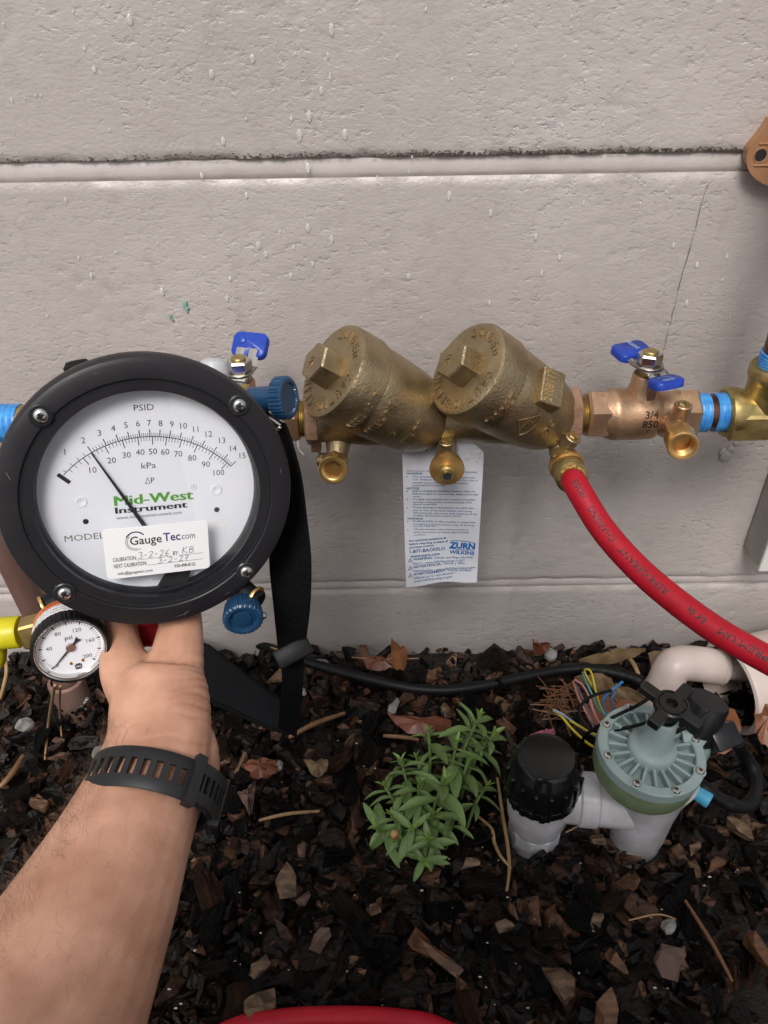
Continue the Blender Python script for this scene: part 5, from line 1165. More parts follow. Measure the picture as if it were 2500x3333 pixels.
# black flow handle on the stem
HF = BF @ Matrix.Translation((0, 0, .0440))
b = MB(); b.cyl(HF, .0062, -.012, .006, .0005, 24); b.lathe(HF, [(0, .004), (.0055, .004), (.0068, .010), (.0120, .012), (.0122, .0165), (.0112, .0172), (.0108, .0160), (.0092, .0160), (.0086, .0172), (.0042, .0172), (.0036, .0130), (0, .0130)], 40)
for k in range(4):
    f = HF @ Matrix.Rotation(math.radians(42+90*k), 4, 'Z') @ Matrix.Translation((.0165, 0, .0132)); b.box(f, (.0150, .0088, .0078), .0010)
for k in range(8): b.box(HF @ Matrix.Rotation(math.radians(45*k+20), 4, 'Z') @ Matrix.Translation((.0100, 0, .0166)), (.0022, .0012, .0012))
obj('flow_handle', b, M['blackp'], iv)
b = MB(); p0 = HF @ Vector((.006, -.012, .002)); b.tube(spline([p0, p0+Vector((.010, 0, .008)), p0+Vector((.020, .003, .016))], 4), .0016, 8); obj('handle_clip', b, M['blackp'], iv)
# solenoid
st_ = aty(*c7(1300, 425), -.196); sb_ = aty(*c7(1195, 655), -.205); SFm = frame(sb_, st_-sb_); SL = (st_-sb_).length
b = MB(); b.lathe(SFm, [(0, -.012), (.0155, -.012), (.0165, -.008), (.0165, SL*.28), (.0158, SL*.30), (.0166, SL*.33), (.0166, SL-.0015), (.0158, SL), (.0150, SL-.0006), (0, SL-.0006)], 48); so = obj('solenoid', b, M['blackp'], iv)
b = MB(); b.cyl(SFm, .0150, SL-.0008, SL+.0002, .0003, 40); obj('solenoid_top', b, M['casing'], so)
b = MB(); ea = aty(*c7(1215, 705), -.212); b.tube([BF @ Vector((.028, .012, -.003)), BF @ Vector((.040, .012, -.001)), ea], [(.012, .008), (.012, .008), (.014, .008)], 20); b.tube([sb_+(st_-sb_).normalized()*-.012, sb_+(st_-sb_).normalized()*.004], [.0168, .0178], 28); obj('solenoid_seat', b, M['bonnet'], iv)
cc = aty(*c7(1392, 640), -.213); cf = frame(cc, Vector((.1, -.55, .8)), Vector((1, .35, .1)))
b = MB(); b.box(cf, (.0225, .0185, .012), .0022, 2); b.box(fr_at(cf, 0, -.002, -.009), (.024, .016, .010), .001)
for t in range(5): b.box(fr_at(cf, -.012, -.006+.003*t, -.008), (.002, .0014, .009), .0003)
obj('wire_connector', b, M['blackp'], iv)

# cables and wires
ic = empty('irrigation_cable', atz(690, 1440, GZ+.016), 'thick black irrigation cable lying along the foot of the wall to the valve', 'cable')
gz = GZ+.015
b = MB(); b.tube(spline([atz(560, 1392, gz-.01), atz(640, 1422, gz+.004), atz(690, 1438, gz+.005), atz(780, 1462, gz+.004), atz(880, 1485, gz+.003), atz(960, 1491, gz+.003), atz(1040, 1482, gz+.004), atz(1120, 1465, gz+.005), atz(1200, 1449, gz+.006), atz(1262, 1443, gz+.008)], 8), .0052, 16); obj('cable_sheath', b, M['rubber'], ic)
b = MB(); b.tube(spline([atz(1255, 1444, gz+.008), atz(1320, 1452, gz+.010), atz(1380, 1470, gz+.008), atz(1425, 1495, gz+.004), atz(1460, 1525, gz)], 8), [.0066+.0007*math.sin(i*1.3) for i in range(33)], 16); obj('taped_splice', b, M['rubber'], ic)
sc_ = empty('solenoid_cable', cc, 'black tape-wrapped cable looping from the solenoid connector to the right of the valve', 'cable')
cl = [cc+Vector((.012, .0, -.006)), aty(*c7(1500, 720), -.200), aty(*c7(1565, 830), -.205), aty(*c7(1590, 940), -.220), aty(*c7(1560, 1035), -.235), aty(*c7(1480, 1060), -.240), aty(*c7(1380, 1020), -.238), aty(*c7(1280, 950), -.232), aty(*c7(1200, 900), -.222)]
P = spline(cl, 8); b = MB(); b.tube(P, [.0052+.0011*(.5+.5*math.sin(i*.45))*(1 if 14 < i < 46 else .3) for i in range(len(P))], 16); obj('cable_sheath', b, M['rubber'], sc_)
b = MB(); p = aty(*c7(1180, 945), -.232); q = aty(*c7(1310, 1030), -.244); b.tube([p, p.lerp(q, .9), q], [.0050, .0062, .0058], 18); b.tube([q.lerp(p, .02), q+(q-p)*.012], .0042, 12)
tag(obj('wire_nut', b, M['cyan']), 'bright blue wire nut poking out beneath the green valve base', 'wire nut')
wr = empty('wire_bundle', atz(*c7(600, 600), GZ+.02), 'fan of thin coloured wires stripped from the black cable, left of the valve', 'wires')
def wire(pts, m_, r=.00095, name='wire'): b = MB(); b.tube(spline(pts, 8), r, 8); return obj(name, b, M[m_], wr)
zz_ = GZ
def w7(x, y, h): return atz(*c7(x, y), GZ+h)
wire([w7(545, 255, .055), w7(575, 330, .06), w7(610, 400, .055), w7(640, 470, .045), w7(700, 530, .035), w7(740, 560, .03)], 'w_teal')
wire([w7(600, 330, .050), w7(560, 255, .060), w7(575, 236, .066), w7(600, 260, .066), w7(622, 350, .06), w7(650, 450, .045), w7(690, 520, .03), w7(740, 560, .025)], 'w_yel')
wire([w7(500, 300, .045), w7(545, 330, .05), w7(585, 400, .05), w7(610, 480, .045), w7(650, 570, .035), w7(690, 640, .03)], 'w_pink', .0011)
wire([w7(490, 310, .040), w7(520, 400, .045), w7(560, 480, .045), w7(600, 560, .035), w7(650, 640, .025)], 'w_sal', .0012)
wire([w7(505, 330, .035), w7(550, 420, .04), w7(590, 520, .04), w7(620, 610, .03), w7(650, 665, .02)], 'w_purple', .0011)
wire([w7(785, 312, .06), w7(745, 345, .06), w7(700, 380, .055), w7(665, 440, .045), w7(690, 510, .03)], 'w_blue', .0013)
wire([w7(745, 370, .05), w7(720, 420, .045), w7(730, 480, .03), w7(740, 520, .02)], 'w_blue')
wire([w7(370, 482, .045), w7(420, 520, .045), w7(470, 580, .042), w7(530, 640, .038), w7(590, 690, .035), w7(650, 720, .03)], 'w_yel', .0012)
wire([w7(372, 480, .048), w7(430, 510, .048), w7(500, 560, .04), w7(590, 620, .035), w7(660, 650, .03)], 'w_lblue', .0011)
wire([w7(470, 545, .05), w7(540, 585, .045), w7(600, 620, .04), w7(670, 640, .03)], 'w_yel', .0010)
HH = BC.z-GZ
wire([w7(990, 375, HH+.03), w7(900, 440, HH+.03), w7(800, 490, HH+.015), w7(700, 540, HH+.005), w7(600, 605, HH-.02), w7(555, 640, HH-.04), w7(545, 730, .04)], 'rubber', .0014)
wire([w7(1080, 480, HH+.04), w7(1000, 525, HH+.03), w7(900, 565, HH+.02), w7(780, 595, HH+.005), w7(680, 610, HH-.01), w7(600, 600, HH-.02), w7(540, 540, HH-.02), w7(530, 470, HH-.02), w7(580, 410, HH-.02), w7(660, 378, HH-.02), w7(720, 365, HH-.02)], 'rubber', .0014)

# white pipes at the right
wp = empty('white_elbow_pipe', w7(1250, 250, .02), 'cream plastic pipe elbow running into the open end of the big white pipe', 'pipe')
b = MB(); pa = aty(*c7(1030, 340), -.085); pb = aty(*c7(1085, 230), -.078); pc_ = aty(*c7(1170, 200), -.074); pd_ = aty(*c7(1372, 224), -.074)
P = spline([pa+Vector((-.012, -.004, -.03)), pa, pb, pc_, pd_], 8); b.tube(P, .0172, 32); b.tube([pd_.lerp(pc_, .1), pd_.lerp(pc_, -.06)], [.0178, .0172], 32); obj('elbow', b, M['whitep'], wp)
b = MB(); pe_ = aty(*c7(1560, 238), -.074); b.tube([pd_.lerp(pe_, -.1), pd_.lerp(pe_, 1.6)], .0118, 32); obj('pipe', b, M['whitep'], wp)
bp = aty(*c7(1420, 350), -.094); bx_ = Vector((1, .24, .04)).normalized()
BPF = frame(bp, bx_, (0, 0, 1)); b = MB()
b.lathe(BPF @ Matrix.Rotation(0, 4, 'Z'), [(.0405, .0), (.0418, -.0015), (.0445, 0), (.0450, .002), (.0450, .19), (.0410, .19), (0, .19), (0, .187), (.0408, .187), (.0405, .002), (.0405, 0)], 64)
tag(obj('drain_pipe', b, M['whitep']), 'big white drain pipe with open end lying at the right edge by the wall', 'pipe')
# timber post, copper coloured flange
po_ = empty('timber_post', (.37, -.02, -.205), 'painted timber post with white face fixed to the wall at the right edge', 'post')
b = MB(); b.box(Matrix.Translation((.372, -.0185, .10)), (.042, .035, .60), .0015); obj('post_side', b, M['grey_paint'], po_)
b = MB(); b.box(Matrix.Translation((.373, -.0375, .10)), (.044, .004, .604), .0008); obj('white_face', b, M['white_paint'], po_)
fl = empty('mounting_flange', aty(1655, 335, -.006), 'copper coloured cast flange with a screw hole on the wall at the right edge', 'flange')
def fp(cx, cy): p = aty(*src(2200+cx/2.95, 350+cy/2.95), -.012); return (p.x, p.z)
o0 = fp(860, 480); FF = frame((o0[0], 0, o0[1]), (0, -1, 0), (1, 0, 0))
outl = [fp(*q) for q in [(930, 120), (890, 190), (800, 310), (740, 380), (712, 440), (706, 500), (716, 560), (740, 610), (790, 660), (850, 700), (930, 730), (1050, 740), (1200, 735), (1250, 500), (1250, 120), (1050, 60)]]
loc_ = [(p[0]-o0[0], (p[1]-o0[1])) for p in outl]
hc = fp(810, 458); hx, hy = hc[0]-o0[0], hc[1]-o0[1]
sgn_ = 1 if (FF @ Vector((0, 1, 0))).z > o0[1] else -1
loc_ = [(x, y*sgn_) for x, y in loc_][::-1]; hy *= sgn_
b = MB(); b.prism(FF, loc_, -.001, .0125, .0022); obj('flange_plate', b, M['tan'], fl)
b = MB(); b.lathe(fr_at(FF, hx, hy, .0125), [(.0040, 0), (.0042, .0004), (.0048, .0005), (.0050, 0)], 28); obj('hole_rim', b, M['tan'], fl)
b = MB(); b.cyl(fr_at(FF, hx, hy, 0), .0039, .011, .0127, 0, 24); obj('screw_hole', b, M['ink'], fl)
b = MB()
for dy in (.0075, -.0065): b.box(fr_at(FF, hx+.012, hy+dy, .0128), (.030, .0012, .0012), .0003)
b.prism(FF, [(hx+.006, hy+.012), (hx+.05, hy+.012), (hx+.05, hy+.075), (hx+.024, hy+.05)], .012, .0155, .001); b.cyl(fr_at(FF, .045, .004, 0), .025, .012, .06, .003, 40)
obj('flange_ridge', b, M['tan'], fl)

# ------------------------------------------------------------------ plant
M['leaf'] = mat('leaf_green', (.095, .170, .055), .36, 0, (45, (.18, .27, .085), .2), (500, .3, .4), sss=.0)
M['leaf_y'] = mat('young_leaf_green', (.20, .31, .065), .38, 0, (60, (.15, .26, .06), .25), (500, .3, .4))
M['stem'] = mat('stem_green', (.11, .18, .05), .4)
M['bud'] = mat('flower_bud', (.42, .33, .09), .45, 0, (120, (.30, .05, .05), .12), None)
def leaf_mesh(seed, young):
    r = random.Random(seed); vs = []; fs = []; n = 9; wmax = r.uniform(.125, .18); curl = r.uniform(.15, .55)
    for i in range(n+1):
        t = i/n; w = wmax*(math.sin(PI*min(1, t*.90+.07))**.75)*(1-.25*t) if i < n else .004
        x = t*(1-.12*curl*t); z = .16*t-curl*.55*t*t
        for s_, k in ((-1, .0), (-.5, .0), (0, 0), (.5, 0), (1, .0)):
            vs.append((x, s_*w, z+abs(s_)*w*.55 + .012*math.sin(t*9+seed)*abs(s_)))
    for i in range(n):
        for k in range(4): fs.append((i*5+k, (i+1)*5+k, (i+1)*5+k+1, i*5+k+1))
    m_ = len(vs); vs += [(x, y, z-.007) for x, y, z in vs]
    fs += [tuple(reversed([q+m_ for q in f])) for f in fs]
    rim = [i*5 for i in range(n+1)]+[n*5+k for k in range(1, 5)]+[i*5+4 for i in range(n-1, -1, -1)]+[k for k in range(3, 0, -1)]
    fs += [(rim[k], rim[k]+m_, rim[(k+1) % len(rim)]+m_, rim[(k+1) % len(rim)]) for k in range(len(rim))]
    me = bpy.data.meshes.new('leaf'); me.from_pydata(vs, [], fs); me.polygons.foreach_set('use_smooth', [True]*len(me.polygons)); me.set_sharp_from_angle(angle=math.radians(60)); me.materials.append(M['leaf_y' if young else 'leaf']); me.update(); return me
LM = [leaf_mesh(i, False) for i in range(7)]; LY = [leaf_mesh(20+i, True) for i in range(3)]
pb_ = Vector((.036, -.232, GZ)); pt = empty('leafy_plant', pb_, 'small green leafy plant growing in the mulch beside the black-capped valve', 'plant')
tips = [(1032, 1556, .068, 33), (1062, 1592, .055, 31), (818, 1792, .04, 26), (832, 1700, .04, 25), (1020, 1572, .050, 28), (925, 1583, .055, 27), (985, 1610, .062, 31), (868, 1648, .050, 26), (958, 1690, .068, 30), (905, 1700, .05, 27), (1050, 1700, .035, 25), (1010, 1650, .05, 30), (845, 1762, .045, 24), (890, 1790, .055, 25), (925, 1815, .05, 25), (940, 1760, .045, 26), (860, 1815, .04, 23), (915, 1860, .035, 20), (975, 1745, .04, 25), (900, 1640, .03, 26), (1040, 1620, .03, 26)]
sm_ = MB()
for ti, (u, v, h, L) in enumerate(tips):
    tp = atz(u, v, GZ+h); bs = pb_+Vector((random.uniform(-.012, .012), random.uniform(-.014, .014), 0)).lerp(Vector((tp.x-pb_.x, tp.y-pb_.y, 0)), .45)
    mid = bs.lerp(tp, .55)+Vector((random.uniform(-.004, .004), random.uniform(-.004, .004), .006)); S_ = spline([bs, mid, tp], 6); sm_.tube(S_, [.0013]*len(S_), 8)
    axis = (tp-S_[-4]).normalized(); n = random.choice([6, 7, 8]); a0 = random.uniform(0, 2*PI)
    for lev, (nn_, el, sc_l, back, pool) in enumerate(((2, -.25, 1.08, .017, LM), (2, -.02, 1.1, .010, LM), (3, .22, .9, .004, LM), (2, .9, .42, .0, LY), (2, 1.1, .3, -.001, LY))):
        for k in range(nn_):
            a = a0+lev*1.45+2*PI*k/nn_+random.gauss(0, .22); e = el+random.gauss(0, .13)
            fr_ = frame(tp-axis*back, (axis+Vector((0, 0, .5))).normalized()); d = fr_.to_3x3() @ Vector((math.cos(a)*math.cos(e), math.sin(a)*math.cos(e), math.sin(e)))
            upv = fr_.to_3x3().col[2]; y = upv.cross(d).normalized(); z = d.cross(y); s_ = L*mm*sc_l*random.uniform(.65, 1.25)
            o = bpy.data.objects.new('leaf', random.choice(pool)); col.objects.link(o); o.parent = pt
            Rm = Matrix(((d.x, y.x, z.x), (d.y, y.y, z.y), (d.z, y.z, z.z))); loc = tp-axis*back-ORG[pt.name]
            o.matrix_local = Matrix.Translation(loc) @ Rm.to_4x4() @ Matrix.Scale(s_, 4)
obj('stem', sm_, M['stem'], pt)
b = MB(); p = atz(852, 1803, GZ+.060); b.ball(p, .0036, (1, 1, 1.3), 14); obj('flower_bud', b, M['bud'], pt)

# ------------------------------------------------------------------ single things lying on the mulch
def needle(pts, r, m_, label, cat='twig', name='twig', group=None):
    b = MB(); P = spline(pts, 6); n = len(P); b.tube(P, [r*(.55+.45*math.sin(PI*min(1, .15+.8*i/n))) for i in range(n)], 8); return tag(obj(name, b, m_), label, cat, group)
M['straw'] = mat('dry_straw', (.36, .24, .11), .45, 0, (90, (.26, .15, .07), .2, (1, 1, 1)))
M['twig'] = mat('brown_twig', (.20, .105, .045), .5, 0, (120, (.11, .055, .025), .2), (300, .5, .5))
M['rust'] = mat('rust_needle', (.16, .07, .03), .45)
M['wood'] = mat('split_wood', (.17, .08, .035), .5, 0, (200, (.05, .02, .010), .15, (.15, 1, 1)), (300, .8, .7, (.15, 1, 1)))
M['tanwood'] = mat('tan_bark', (.20, .125, .07), .6, 0, (160, (.05, .03, .018), .12, (.3, 1, 1)), (300, .8, .7, (.3, 1, 1)))
M['stone'] = mat('grey_stone', (.13, .125, .115), .6, 0, (120, (.30, .29, .27), .2), (250, .8, .7))
M['stone_b'] = mat('brown_stone', (.12, .07, .052), .6, 0, (160, (.10, .06, .05), .2), (250, 1, .8))
M['dryleaf'] = mat('dry_tan_leaf', (.24, .165, .085), .5, 0, (70, (.13, .08, .04), .18), (160, .8, .5))
M['redleaf'] = mat('red_brown_leaf', (.17, .055, .028), .4, 0, (70, (.10, .035, .02), .2), (160, .8, .5))
M['brleaf'] = mat('brown_leaf', (.28, .115, .05), .4, 0, (60, (.19, .07, .035), .2), (140, .8, .5))
M['pinkp'] = mat('pink_petal', (.42, .14, .20), .5)
g_ = .019
needle([atz(624, 1593, GZ+g_), atz(680, 1563, GZ+g_+.004), atz(745, 1540, GZ+g_)], .0024, M['twig'], 'brown twig lying right of the strap loop')
needle([atz(560, 1772, GZ+g_), atz(620, 1758, GZ+g_+.006), atz(690, 1752, GZ+g_)], .0015, M['straw'], 'pale curved straw on the mulch right of the watch', 'straw', 'straw')
needle([atz(828, 1589, GZ+g_), atz(870, 1592, GZ+g_+.001), atz(905, 1598, GZ+g_)], .0020, M['twig'], 'short twig lying left of the plant top')
needle([atz(1074, 1680, GZ+.02), atz(1086, 1760, GZ+.018), atz(1097, 1830, GZ+.018), atz(1100, 1880, GZ+.016), atz(1094, 1925, GZ+.014)], .0016, M['straw'], 'long upright straw between the plant and the black cap', 'straw', 'straw')
needle([atz(1035, 1765, GZ+.016), atz(1062, 1790, GZ+.02), atz(1068, 1820, GZ+.017), atz(1082, 1850, GZ+.02), atz(1104, 1875, GZ+.016)], .0015, M['straw'], 'crooked dry rootlet crossing the long straw by the plant', 'root', 'rootlet')
needle([atd(118, 1480, .46), atz(105, 1560, GZ+.03), atz(97, 1640, GZ+.012)], .0013, M['straw'], 'longer of two pine needles standing below the small gauge', 'pine needle', 'pine_needle')
needle([atd(130, 1482, .46), atz(129, 1540, GZ+.03), atz(133, 1590, GZ+.012)], .0010, M['straw'], 'shorter of two pine needles standing below the small gauge', 'pine needle', 'pine_needle')
needle([atz(1358, 1988, GZ+g_), atz(1420, 1975, GZ+g_+.004), atz(1460, 1985, GZ+g_)], .0007, M['straw'], 'thin white fibre below the white pipe tee', 'fibre', 'fibre')
needle([atz(1222, 1798, GZ+.02), atz(1245, 1786, GZ+.022), atz(1262, 1776, GZ+.02)], .0008, M['straw'], 'tiny pale fibre right of the white pipe tee', 'fibre', 'fibre')
needle([atz(1480, 1945, GZ+.018), atz(1540, 2040, GZ+.02), atz(1582, 2120, GZ+.018)], .0016, M['rust'], 'thin red-brown stick at the right of the mulch', 'stick', 'stick')
needle([atz(1295, 1452, GZ+.026), atz(1318, 1490, GZ+.03), atz(1335, 1518, GZ+.026)], .0013, M['rust'], 'thin dark stem lying behind the coloured wires', 'stem', 'stick')
needle([atz(1350, 1412, GZ+.02), atz(1372, 1440, GZ+.03), atz(1395, 1500, GZ+.02)], .0022, M['straw'], 'dry leaf stalk near the wall behind the flow handle', 'stalk', 'leaf_stalk')
needle([atz(585, 1398, GZ+.02), atz(625, 1412, GZ+.022), atz(655, 1422, GZ+.02)], .0010, M['straw'], 'pale straw at the foot of the wall left of the strap', 'straw', 'straw')
needle([atz(760, 1420, GZ+.016), atz(830, 1424, GZ+.02), atz(905, 1422, GZ+.016)], .0008, M['straw'], 'thin straw between the wall and the black cable', 'straw', 'straw')
needle([atz(0, 1700, GZ+.02), atz(25, 1672, GZ+.022), atz(50, 1632, GZ+.02)], .0026, M['twig'], 'brown stick at the left edge beside the arm', 'stick', 'stick')
needle([atz(0, 1510, GZ+.03), atz(14, 1450, GZ+.04), atz(6, 1400, GZ+.06)], .0018, M['straw'], 'dry stalk under the yellow hose at the left edge', 'stalk', 'leaf_stalk')
nb = MB()
for i in range(34):
    c = atz(*c7(random.uniform(330, 480), random.uniform(340, 540)), GZ+random.uniform(.014, .03)); a = random.gauss(1.05, .45) if random.random() < .6 else random.uniform(-.6, .3); d = Vector((math.cos(a), -math.sin(a)*-1, random.gauss(0, .15)))*random.uniform(.010, .02)
    d = Vector((-math.cos(a), math.sin(a), random.gauss(0, .15)))*random.uniform(.010, .02); nb.tube([c-d, c+d*.1+Vector((0, 0, .001)), c+d], random.uniform(.0004, .0008), 6)
tag(obj('pine_needle_clump', nb, M['rust']), 'clump of dry brown pine needles left of the coloured wires', 'pine needles')
def chunk(u, v, L, m_, label, cat, name, ang=None, asp=None, h=.018, tilt=.2):
    V, Fc = PROT[random.randrange(len(PROT))]; me = bpy.data.meshes.new(name); V = V.copy()
    if name == 'stone':
        bm_ = bmesh.new(); bmesh.ops.create_icosphere(bm_, subdivisions=2, radius=.5); q_ = Vector((u, v, 0))
        for w_ in bm_.verts: w_.co *= 1+.45*noise.noise(w_.co*2.2+q_)+.2*noise.noise(w_.co*5+q_); w_.co.z *= .6
        V = np.array([w_.co[:] for w_ in bm_.verts]); Fc = np.array([[w_.index for w_ in f_.verts] for f_ in bm_.faces]); bm_.free()
    if asp: V[:, 1] *= asp/(V[:, 1].max()-V[:, 1].min()); 
    R = np.array((Matrix.Rotation(random.uniform(0, 6.3) if ang is None else ang, 3, 'Z') @ Matrix.Rotation(random.gauss(0, tilt), 3, 'X') @ Matrix.Rotation(random.gauss(0, tilt), 3, 'Y')))
    P = (V*L) @ R.T; me.from_pydata(P.tolist(), [], Fc.tolist()); me.materials.append(m_); o = bpy.data.objects.new(name, me); col.objects.link(o); o.location = atz(u, v, GZ+h); return tag(o, label, cat)
for a in [(620, 1905, .032, 'tanwood', 'large tan and black bark chunk right of the forearm', 'bark chunk', 'bark_chunk', 1.9, .55), (655, 1935, .016, 'stone_b', 'reddish brown bark lump beside the large tan chunk', 'bark chunk', 'bark_chunk', None, .8), (945, 2063, .050, 'wood', 'long split reddish wood chip in the lower middle', 'wood chip', 'wood_chip', -.65, .26), (1655, 2080, .05, 'wood', 'long brown wood splinter at the lower right edge', 'wood chip', 'wood_chip', 2.05, .25),
          (1600, 1790, .030, 'tanwood', 'pale tan split chip right of the valve', 'wood chip', 'wood_chip', -.9, .4), (1500, 1830, .018, 'tanwood', 'short tan stick chip in the right of the bed', 'wood chip', 'wood_chip', .6, .35), (1545, 1870, .022, 'wood', 'rough brown stick at the right below the pale chip', 'wood chip', 'wood_chip', .55, .35), (1205, 2120, .034, 'tanwood', 'pale split wood chip at the bottom right of centre', 'wood chip', 'wood_chip', -1.0, .45),
          (1425, 1795, .030, 'stone_b', 'big flaky brown bark piece right of the tee', 'bark chunk', 'bark_chunk', .4, .8), (1290, 1815, .016, 'tanwood', 'yellowish bark chip below the tee', 'bark chunk', 'bark_chunk', .3, .5), (1445, 2000, .014, 'stone', 'pale pinkish stone in the right of the mulch', 'stone', 'stone', None, .75), (1450, 2075, .028, 'stone_b', 'greyish brown bark lump at the right of the mulch', 'bark chunk', 'bark_chunk', 1.2, .8),
          (600, 1655, .011, 'stone', 'small white pebble beside the tan leaf', 'stone', 'stone', None, .8), (850, 1525, .022, 'stone', 'upright pale grey chip in front of the black cable', 'bark chunk', 'bark_chunk', 1.45, .5), (965, 1535, .018, 'tanwood', 'tan chip behind the plant top', 'bark chunk', 'bark_chunk', 1.9, .5),
          (690, 1432, .020, 'stone', 'grey wood chip beside the cable near the strap', 'wood chip', 'wood_chip', .1, .35), (1190, 1413, .015, 'stone', 'pale round stone at the foot of the wall', 'stone', 'stone', None, .9), (212, 1628, .016, 'stone', 'greenish grey stone left of the wrist', 'stone', 'stone', None, .8), (55, 1565, .02, 'stone', 'grey flaky stone at the left below the small gauge', 'stone', 'stone', None, .6), (1015, 1870, .020, 'tanwood', 'tan chip just below the plant', 'bark chunk', 'bark_chunk', 1.0, .6), (1290, 1990, .016, 'tanwood', 'cluster of yellow bark flakes right of centre', 'bark chunk', 'bark_chunk', 1.2, .6), (1330, 2080, .022, 'wood', 'brown chip with pale edge at the lower right', 'wood chip', 'wood_chip', 2.2, .5), (560, 2090, .018, 'tanwood', 'orange tan chip near the bottom by the arm', 'bark chunk', 'bark_chunk', .6, .6), (655, 1495, .008, 'stone', 'small white pebble just right of the strap', 'stone', 'stone', None, .9), (1090, 2000, .014, 'tanwood', 'small tan bark flake in the lower middle', 'bark chunk', 'bark_chunk', None, .6), (690, 2030, .02, 'stone_b', 'light brown bark flake above the red hose', 'bark chunk', 'bark_chunk', .9, .55), (560, 2180, .03, 'tanwood', 'rough tan bark lump beside the red hose', 'bark chunk', 'bark_chunk', .5, .6), (1310, 2180, .032, 'wood', 'brown barky chip at the bottom edge right of centre', 'wood chip', 'wood_chip', 1.5, .5), (1140, 1690, .01, 'stone', 'tiny pale flake', 'stone', 'stone', None, .7)][:-1]:
    chunk(a[0], a[1], a[2], M[a[3]], *a[4:7], ang=a[7], asp=a[8])
def dead_leaf(pts, m_, label, lift=.0, name='dead_leaf', fold=.3):
    """outline (u, v, h) round a curled dry leaf"""
    P = [atz(u, v, GZ+h) for u, v, h in pts]; P = spline(P+[P[0]], 4)[:-1]; c = sum(P, Vector())/len(P)+Vector((0, 0, lift)); n = len(P); b = MB()
    v_ = [c]+[p.lerp(c, .5)+Vector((0, 0, .0025*math.sin(i*1.7)+lift*.3)) for i, p in enumerate(P)]+[p+Vector((0, 0, .0018*math.sin(i*2.3))) for i, p in enumerate(P)]
    f_ = [(0, 1+i, 1+(i+1) % n) for i in range(n)]+[(1+i, 1+n+i, 1+n+(i+1) % n, 1+(i+1) % n) for i in range(n)]; m = len(v_)
    b.add(v_+[p-Vector((0, 0, .0006)) for p in v_], f_+[tuple(reversed([q+m for q in f])) for f in f_]+[(1+n+i, 1+n+i+m, 1+n+(i+1) % n+m, 1+n+(i+1) % n) for i in range(n)])
    return tag(obj(name, b, m_, ang=40), label, 'dead leaf')
dead_leaf([(985, 1440, .02)][:0]+[(1250, 1425, .02), (1290, 1415, .028), (1350, 1404, .04), (1395, 1402, .045), (1370, 1418, .035), (1310, 1436, .02), (1270, 1440, .016)], M['dryleaf'], 'long folded tan leaf against the wall above the valve', .006)
dead_leaf([(1240, 1462, .018), (1300, 1455, .03), (1330, 1480, .03), (1385, 1500, .03), (1400, 1520, .02), (1340, 1515, .02), (1290, 1495, .018)], M['dryleaf'], 'pale torn leaf behind the coloured wires', .006)
dead_leaf([(1400, 1410, .03), (1470, 1400, .035), (1500, 1425, .03), (1480, 1460, .02), (1420, 1462, .02)], M['dryleaf'], 'tan leaf against the wall above the white elbow', .008)
dead_leaf([(1290, 1500, .02), (1380, 1520, .028), (1420, 1560, .02), (1380, 1600, .016), (1300, 1580, .014), (1265, 1530, .016)], M['brleaf'], 'flat brown leaf lying under the coloured wires', .004)
dead_leaf([(1632, 1500, .055), (1648, 1512, .06), (1700, 1540, .06), (1700, 1590, .05), (1660, 1612, .04), (1636, 1590, .045), (1630, 1540, .05)], M['brleaf'], 'red-brown leaf lying on the big white drain pipe', .004)
dead_leaf([(845, 1378, .06), (860, 1392, .05), (880, 1405, .035), (872, 1450, .018), (850, 1440, .02), (845, 1410, .035)], M['brleaf'], 'curled brown leaf standing against the wall middle', .004)
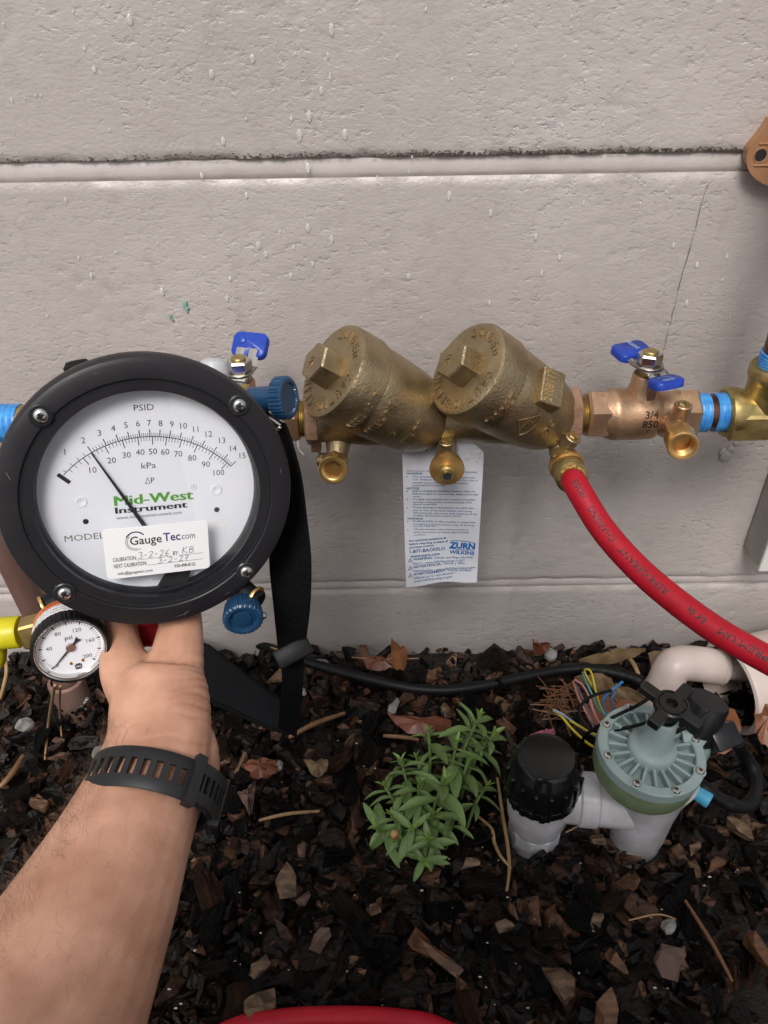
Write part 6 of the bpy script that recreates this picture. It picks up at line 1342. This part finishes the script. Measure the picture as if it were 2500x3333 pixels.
dead_leaf([(655, 1640, .018), (675, 1650, .022), (690, 1640, .024), (708, 1642, .022), (705, 1665, .016), (680, 1678, .015)], M['dryleaf'], 'small notched tan leaf in the middle of the mulch', .003)
dead_leaf([(1150, 1380, .04), (1162, 1392, .045), (1190, 1388, .04), (1175, 1410, .03), (1155, 1412, .02)], M['redleaf'], 'small curled leaf at the wall behind the cable', .003)
dead_leaf([(780, 1415, .018), (830, 1420, .022), (850, 1440, .018), (800, 1448, .014)], M['redleaf'], 'flat dark red leaf between cable and wall', .003)
dead_leaf([(840, 1545, .016), (900, 1548, .022), (970, 1552, .02), (960, 1585, .014), (880, 1582, .014)], M['redleaf'], 'long dark reddish leaf behind the plant', .003)
dead_leaf([(1480, 1540, .02), (1560, 1520, .03), (1600, 1560, .03), (1580, 1620, .02), (1520, 1620, .016)], M['brleaf'], 'brown leaf inside the mouth of the drain pipe', .006)
dead_leaf([(1142, 1590, .028), (1165, 1580, .03), (1192, 1574, .032), (1200, 1584, .03), (1180, 1596, .026), (1150, 1600, .024)], M['pinkp'], 'faded pink petal behind the black cap', .003, 'petal')
dead_leaf([(512, 1712, .02), (530, 1706, .022), (545, 1690, .026), (553, 1688, .026), (549, 1720, .022), (546, 1748, .018), (538, 1760, .016), (530, 1742, .018)], M['stone_b'], 'light brown arrow shaped leaf scrap right of the watch', .002, 'leaf_scrap')
dead_leaf([(520, 1655, .016), (545, 1640, .022), (590, 1640, .024), (600, 1662, .02), (575, 1680, .016), (540, 1678, .016)], M['redleaf'], 'dark red leaf scrap above the arrow shaped scrap', .004, 'leaf_scrap')
# bone coloured grit
gb_ = MB()
for i in range(60):
    u, v = random.uniform(350, 1659), random.uniform(1560, 2212); p = atz(u, v, GZ+random.uniform(.012, .02)); gb_.ball(p, random.uniform(.0003, .0009), (random.uniform(.7, 2.4), 1, .6), 6)
M['grit'] = mat('pale_grit', (.5, .44, .34), .6)
tag(obj('pale_grit', gb_, M['grit']), 'pale specks of grit scattered in the mulch', 'grit', kind='stuff')
